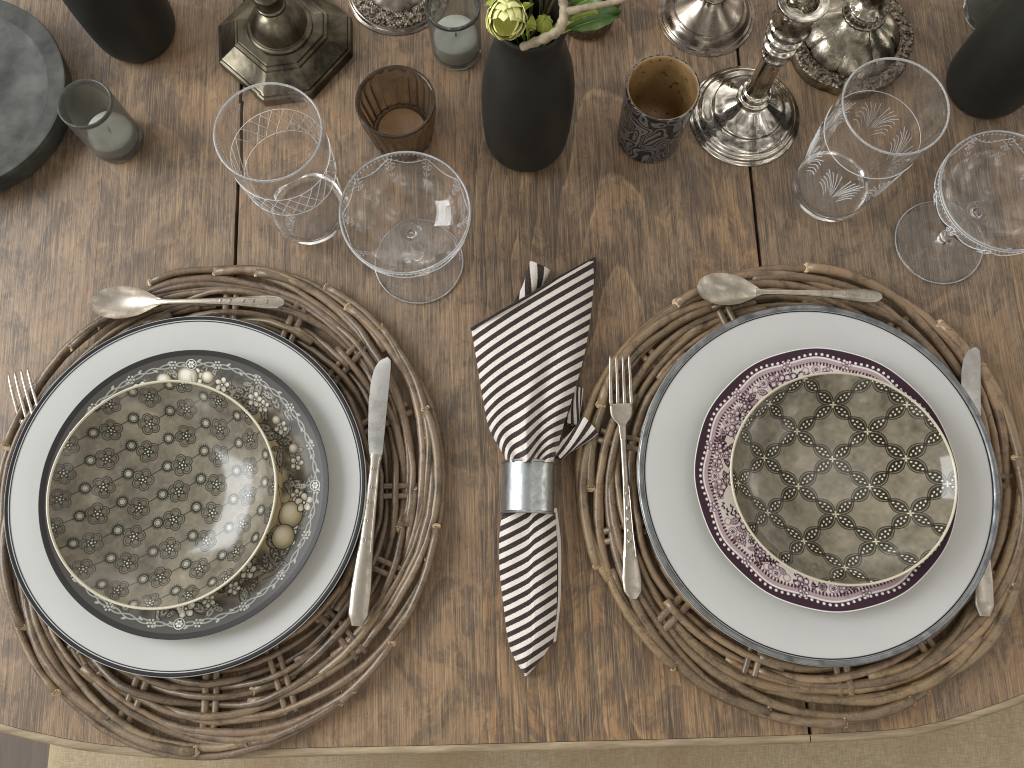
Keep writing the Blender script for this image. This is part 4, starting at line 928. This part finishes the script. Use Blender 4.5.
leaf((563, 30), (620, 15), .196, .190, .024, 'leaf', 'broad dark green leaf reaching out right of the vase', M['leaf'], stem_from=ins)
leaf((570, 22), (600, 13), .205, .207, .006, 'leaf', 'narrow pale yellow green leaf above the broad green leaf', M['bud'], stem_from=ins)
leaf((570, 8), (612, -8), .21, .21, .018, 'leaf', 'green leaf at the top edge above the grey twig', M['leaf'], stem_from=ins)
leaf((520, 24), (533, 3), .195, .208, .010, 'leaf', 'small green leaf just right of the yellow bloom', M['bud'], stem_from=ins, roll=.6)
leaf((497, 10), (484, 5), .195, .20, .008, 'leaf', 'tiny pale green leaf left of the yellow bloom', M['bud'], stem_from=ins)
leaf((528, 30), (532, 14), .190, .2, .008, 'leaf', 'small green leaf below the yellow bloom, inside the vase mouth', M['bud'], stem_from=ins, roll=-.5)
bd = thing('flower_bud', 'closed pale green bud in the middle of the vase mouth', 'bud', P3(545, 25, .18)); mb = MB()
for k in range(5): petal_cup(np.array(P3(544, 24, .192)), (.1, -.1, 1), .0062, .9, k*TAU/5, 1.7, mb)
mb.build('petals', M['bud'], bd); bd.children[-1].data.transform(Matrix.Translation(-Vector(bd.location)))
V, Fc = tube(spl([ins, P3(546, 30, .16), P3(544, 24, .188)], 10), .0014, 6); obj('stem', local(bd, V), Fc, M['bud'], bd)
def twig(pts, r, label, mat, side=()):
    w = [P3(*p) for p in pts]; root = thing('twig', label, 'twig', w[0]); n = 40; p = spl(w, n); rr = np.interp(np.linspace(0, 1, n), np.linspace(0, 1, len(r)), r)*(1+.09*np.sin(np.arange(n)*1.3)+rng.normal(0, .05, n)); V, Fc = tube(p, rr, 10); obj('branch', local(root, V), Fc, mat, root)
    for sp, sr in side: q = spl([P3(*a) for a in sp], 16); V, Fc = tube(q, np.linspace(sr, sr*.6, 16), 8); obj('side_shoot', local(root, V), Fc, mat, root)
twig([(522, 47, .190), (538, 41, .200), (555, 33, .207), (562, 24, .211), (564, 10, .214), (561, -8, .216)], [.0028, .0034, .0036, .0038, .0034, .003], 'thick pale grey twig lying across the vase mouth', M['twig'], [([(563, 12, .213), (576, 10, .217), (590, 7, .22), (615, 2, .223), (650, -9, .226)], .0030)])
for k, (a, b) in enumerate([((535, 34, .16), (549, -6, .22)), ((530, 38, .16), (556, -4, .225)), ((538, 30, .15), (540, -8, .23)), ((527, 34, .15), (531, -10, .23))]):
    twig([a, ((a[0]+b[0])/2+2, (a[1]+b[1])/2, .19), b], [.0016, .0013, .0010], ['thin dark stem leaning right near the bud', 'thin dark stem beside the pale twig', 'thin dark stem rising behind the bud', 'thin dark stem rising behind the yellow bloom'][k], M['dark_stem'])

# ------------------------------------------------------------------ candlesticks
def cs_lathe(root, name, prof, mat, n=96, sm=None, **k): V, Fc = lathe(spl(prof, sm) if sm else np.array(prof), n, **k); return obj(name, V, [tuple(f) for f in Fc], mat, root, recalc=True, sharp=55)
# polished silver stick
c = P(744, 116); R = RW(744, 116, 104, .004); k = R/.047
st = thing('candlestick', 'polished silver candlestick with round stepped base and ringed stem', 'candlestick', (c[0], c[1], .0002))
cs_lathe(st, 'base', [(0, 0), (.0465*k, 0), (.047*k, .003), (.0455*k, .0055), (.0435*k, .0065), (.0425*k, .0075), (.040*k, .0105), (.034*k, .0135), (.032*k, .0150), (.0305*k, .0175), (.024*k, .0215), (.018*k, .0262), (.0145, .030), (.0135, .033)], M['silver'], sm=70)
cs_lathe(st, 'stem', [(.0135, .033), (.0150, .0345), (.0150, .0365), (.0125, .038), (.0118, .041), (.0128, .043), (.0128, .045), (.0104, .047), (.0100, .052), (.0094, .075), (.0090, .094), (.0092, .097), (.0118, .099), (.0126, .1015), (.0110, .104), (.0098, .107), (.0112, .110), (.0142, .1130), (.0146, .1155), (.0120, .1180), (.0112, .1205), (.0132, .1225), (.0162, .1265), (.0162, .1290), (.0135, .1320), (.0140, .1345), (.0172, .1380), (.0172, .1405), (.0148, .1440), (.0150, .1480)], M['silver'], sm=150)
cs_lathe(st, 'candle_cup', [(.0150, .148), (.0162, .154), (.0178, .162), (.0198, .168), (.0202, .1702), (.0192, .1712), (.0150, .1700), (.0125, .1690), (.0118, .160), (.0116, .145), (0, .144)], M['silver'], sm=60)
# tarnished round stick
c = P(706, 14); R = RW(706, 14, 91, .003); k = R/.043
st = thing('candlestick', 'tarnished silver candlestick, only its smooth round base in view behind the mercury votive', 'candlestick', (c[0], c[1], .0002))
cs_lathe(st, 'base', [(0, 0), (.0425*k, 0), (.043*k, .0022), (.0415*k, .0036), (.040*k, .0046), (.0365*k, .0090), (.0335*k, .0112), (.0325*k, .0122), (.0318*k, .0118), (.0300*k, .0130), (.022*k, .0190), (.0145, .026), (.0112, .030)], M['old_silver'], sm=70)
cs_lathe(st, 'stem', [(.0112, .030), (.0130, .0315), (.0130, .0335), (.0100, .0355), (.0090, .040), (.0110, .043), (.0090, .047), (.0078, .060), (.0085, .10), (.0120, .13), (.0180, .15), (.0190, .155), (0, .155)], M['old_silver'], sm=80)
# ornate lobed stick
c = P(845, 43); R = RW(845, 43, 122, .004); k = R/.058
st = thing('candlestick', 'ornate silver candlestick with lobed dome and floral relief border, partly behind the tall tumbler', 'candlestick', (c[0], c[1], .0002))
lob = lambda r, z, t: 1+.035*abs(np.cos(t*4))**.7*np.clip(r/.05, 0, 1)
cs_lathe(st, 'foot', [(0, 0), (.0560*k, 0), (.0572*k, .0015), (.0565*k, .0100), (.0560*k, .0112)], M['ornate'], n=192, rm=lob)
def rz_(r, z, t): return .0007*np.sin(t*96+np.sin(r*2500)*2)*np.sin(r*1900)
cs_lathe(st, 'relief_border', [(.0560*k, .0112), (.0578*k, .0122), (.0570*k, .0138), (.0530*k, .0150), (.0480*k, .0152), (.0450*k, .0145), (.0440*k, .0138)], M['relief'], n=384, rm=lob, zm=rz_, sm=40)
lob2 = lambda r, z, t: 1+.07*(abs(np.cos(t*4))**.55-.5)*np.clip((r-.012)/.02, 0, 1)
cs_lathe(st, 'dome', [(.0440*k, .0138), (.0430*k, .0165), (.0400*k, .0215), (.034*k, .0275), (.026*k, .0325), (.018*k, .0385), (.0135, .0440)], M['ornate'], n=256, rm=lob2, sm=40)
cs_lathe(st, 'collar', [(.0135, .0435), (.0190, .0450), (.0205, .0470), (.0200, .0490), (.0165, .0500), (.0140, .0520), (.0150, .0550), (.0185, .0580), (.0150, .0610), (.0110, .0650), (.0095, .0720), (.0120, .090), (.010, .12), (.013, .15), (.019, .168), (0, .168)], M['ornate'], n=96, sm=110, zm=lambda r, z, t: .0005*np.sin(t*22)*(r > .016))
# round embossed base
c = P(398, -10); R = RW(398, -10, 98, .003)
st = thing('candlestick', 'silver candlestick foot with embossed round border at the top edge of the photo', 'candlestick', (c[0], c[1], .0002)); k = R/.046
cs_lathe(st, 'base', [(0, 0), (.0455*k, 0), (.046*k, .002), (.0445*k, .0034), (.0435*k, .0036)], M['old_silver'], sm=20)
cs_lathe(st, 'relief_border', [(.0435*k, .0036), (.0425*k, .0046), (.040*k, .0058), (.034*k, .0070), (.029*k, .0078)], M['relief'], n=384, zm=lambda r, z, t: .0006*np.sin(t*70)*np.sin(r*1500), sm=30)
cs_lathe(st, 'stem', [(.029*k, .0078), (.027*k, .0098), (.018, .018), (.010, .030), (.0085, .05), (.009, .10), (.016, .14), (0, .14)], M['old_silver'], sm=50)
# octagonal stick
c = P(288, 50); st = thing('candlestick', 'dark pewter candlestick with stepped octagonal base behind the left tumbler', 'candlestick', (c[0], c[1], .0002))
oc_px = [(221, 32), (222, 68), (266, 106), (314, 99), (353, 57), (353, 23), (318, -6), (258, -4)]
oc = np.array([P(x, y) for x, y in oc_px]); oc = oc-oc.mean(0); st.location = (*(np.array([P(x, y) for x, y in oc_px]).mean(0)), .0002)
lev = [(0, 0), (1.0, 0), (1.0, .0085), (.985, .0100), (.955, .0104), (.945, .0125), (.925, .0132), (.70, .0240), (.680, .0262), (.640, .0266), (.625, .0290), (.50, .0306), (.0, .0306)]
V = []; Fc = []
for s_, z in lev: V += [(x*max(s_, .001), y*max(s_, .001), z) for x, y in oc]
o = obj('octagonal_base', V, [tuple(f) for f in grid_faces(len(lev), 8, True)], M['pewter'], st, smooth=False, recalc=True)
bv = o.modifiers.new('bevel', 'BEVEL'); bv.width = .0006; bv.segments = 2; bv.limit_method = 'ANGLE'; bv.angle_limit = math.radians(25)
cs_lathe(st, 'dome', [(.0300, .0300), (.0305, .0325), (.0285, .0345), (.0265, .0348), (.0255, .0380), (.022, .0470), (.016, .0545), (.0110, .0580), (.0105, .0610)], M['pewter'], sm=60)
cs_lathe(st, 'stem', [(.0105, .061), (.0132, .0622), (.0135, .0645), (.0122, .0660), (.0118, .0690), (.0122, .0760), (.0140, .0780), (.0140, .0805), (.0120, .0825), (.0110, .0850), (.0150, .0900), (.0170, .0950), (.0120, .1030), (.0090, .12), (.010, .15), (.018, .17), (0, .17)], M['pewter'], sm=120)

# round zinc tray
zt = .028; c = P(-44, 92, zt); R = RW(-44, 92, 219, zt)
tr = thing('round_tray', 'round weathered zinc tray with raised rim at the left edge', 'tray', (c[0], c[1], .0003))
cs_lathe(tr, 'tray_body', [(0, 0), (R*.90, 0), (R*.955, .004), (R*.985, .022), (R*1.0, .0275), (R*.995, .0295), (R*.975, .0300), (R*.86, .0262), (R*.835, .0268), (R*.815, .0262), (R*.79, .0236), (R*.5, .0215), (0, .0210)], M['zinc'], n=128)

# ------------------------------------------------------------------ light: a tall window at the left, a dim warm room
def area(name, loc, target, sx, sy, energy, col):
    l = bpy.data.lights.new(name, 'AREA'); l.shape = 'RECTANGLE'; l.size = sx; l.size_y = sy; l.energy = energy; l.color = col
    o = bpy.data.objects.new(name, l); COL.objects.link(o); o.location = loc; o.rotation_euler = (Vector(target)-Vector(loc)).to_track_quat('-Z', 'Y').to_euler(); return o
area('window_light', (-1.75, .40, 1.25), (0, .15, 0), 1.2, 1.2, 40, (.93, .97, 1.0))
w = bpy.data.worlds.new('World'); scene.world = w; w.use_nodes = True; nt = w.node_tree; bg = nt.nodes['Background']
tc = nt.nodes.new('ShaderNodeTexCoord'); sp = nt.nodes.new('ShaderNodeSeparateXYZ'); nt.links.new(tc.outputs['Generated'], sp.inputs[0])
rp = nt.nodes.new('ShaderNodeValToRGB'); mr = nt.nodes.new('ShaderNodeMapRange'); mr.inputs[1].default_value = -1; mr.inputs[2].default_value = 1; nt.links.new(sp.outputs[2], mr.inputs[0]); nt.links.new(mr.outputs[0], rp.inputs[0])
e = rp.color_ramp.elements; e[0].position = .0; e[0].color = (.08, .06, .05, 1); e[1].position = 1; e[1].color = (.36, .34, .32, 1)
for p_, c_ in ((.46, (.12, .10, .08, 1)), (.54, (.50, .47, .43, 1)), (.72, (.66, .63, .59, 1)), (.86, (.60, .57, .53, 1)), (.94, (.46, .44, .41, 1))): x = e.new(p_); x.color = c_
# made-up soft light and dark patches by direction, added for reflections in the silver
nz = nt.nodes.new('ShaderNodeTexNoise'); nz.inputs['Scale'].default_value = 2.6; nz.inputs['Detail'].default_value = 3; nt.links.new(tc.outputs['Generated'], nz.inputs['Vector'])
nr = nt.nodes.new('ShaderNodeValToRGB'); nt.links.new(nz.outputs[0], nr.inputs[0]); ne = nr.color_ramp.elements; ne[0].position = .36; ne[0].color = (.16, .15, .14, 1); ne[1].position = .68; ne[1].color = (4.2, 4.1, 4.0, 1)
for p_, c_ in ((.50, .8), (.60, 1.35)): x = ne.new(p_); x.color = (c_, c_, c_, 1)
mu = nt.nodes.new('ShaderNodeMix'); mu.data_type = 'RGBA'; mu.blend_type = 'MULTIPLY'; mu.inputs[0].default_value = 1; nt.links.new(rp.outputs[0], mu.inputs[6]); nt.links.new(nr.outputs[0], mu.inputs[7])
yr = nt.nodes.new('ShaderNodeMapRange'); yr.inputs[1].default_value = -.6; yr.inputs[2].default_value = 1; yr.inputs[3].default_value = .8; yr.inputs[4].default_value = 1.75; nt.links.new(sp.outputs[1], yr.inputs[0])   # the far side of the room is brighter
m2 = nt.nodes.new('ShaderNodeMix'); m2.data_type = 'RGBA'; m2.blend_type = 'MULTIPLY'; m2.inputs[0].default_value = 1; nt.links.new(mu.outputs[2], m2.inputs[6]); nt.links.new(yr.outputs[0], m2.inputs[7])
nt.links.new(m2.outputs[2], bg.inputs[0]); bg.inputs[1].default_value = 1.35

scene.view_settings.view_transform = 'Standard'; scene.view_settings.look = 'None'; scene.view_settings.exposure = 0; scene.view_settings.gamma = 1
scene.render.engine = 'CYCLES'; cy = scene.cycles; cy.use_denoising = True; cy.max_bounces = 14; cy.transmission_bounces = 12; cy.glossy_bounces = 6; cy.transparent_max_bounces = 16; cy.diffuse_bounces = 4; cy.sample_clamp_indirect = 6; cy.blur_glossy = .2; cy.pixel_filter_type = 'BLACKMAN_HARRIS'; cy.filter_width = 1.05
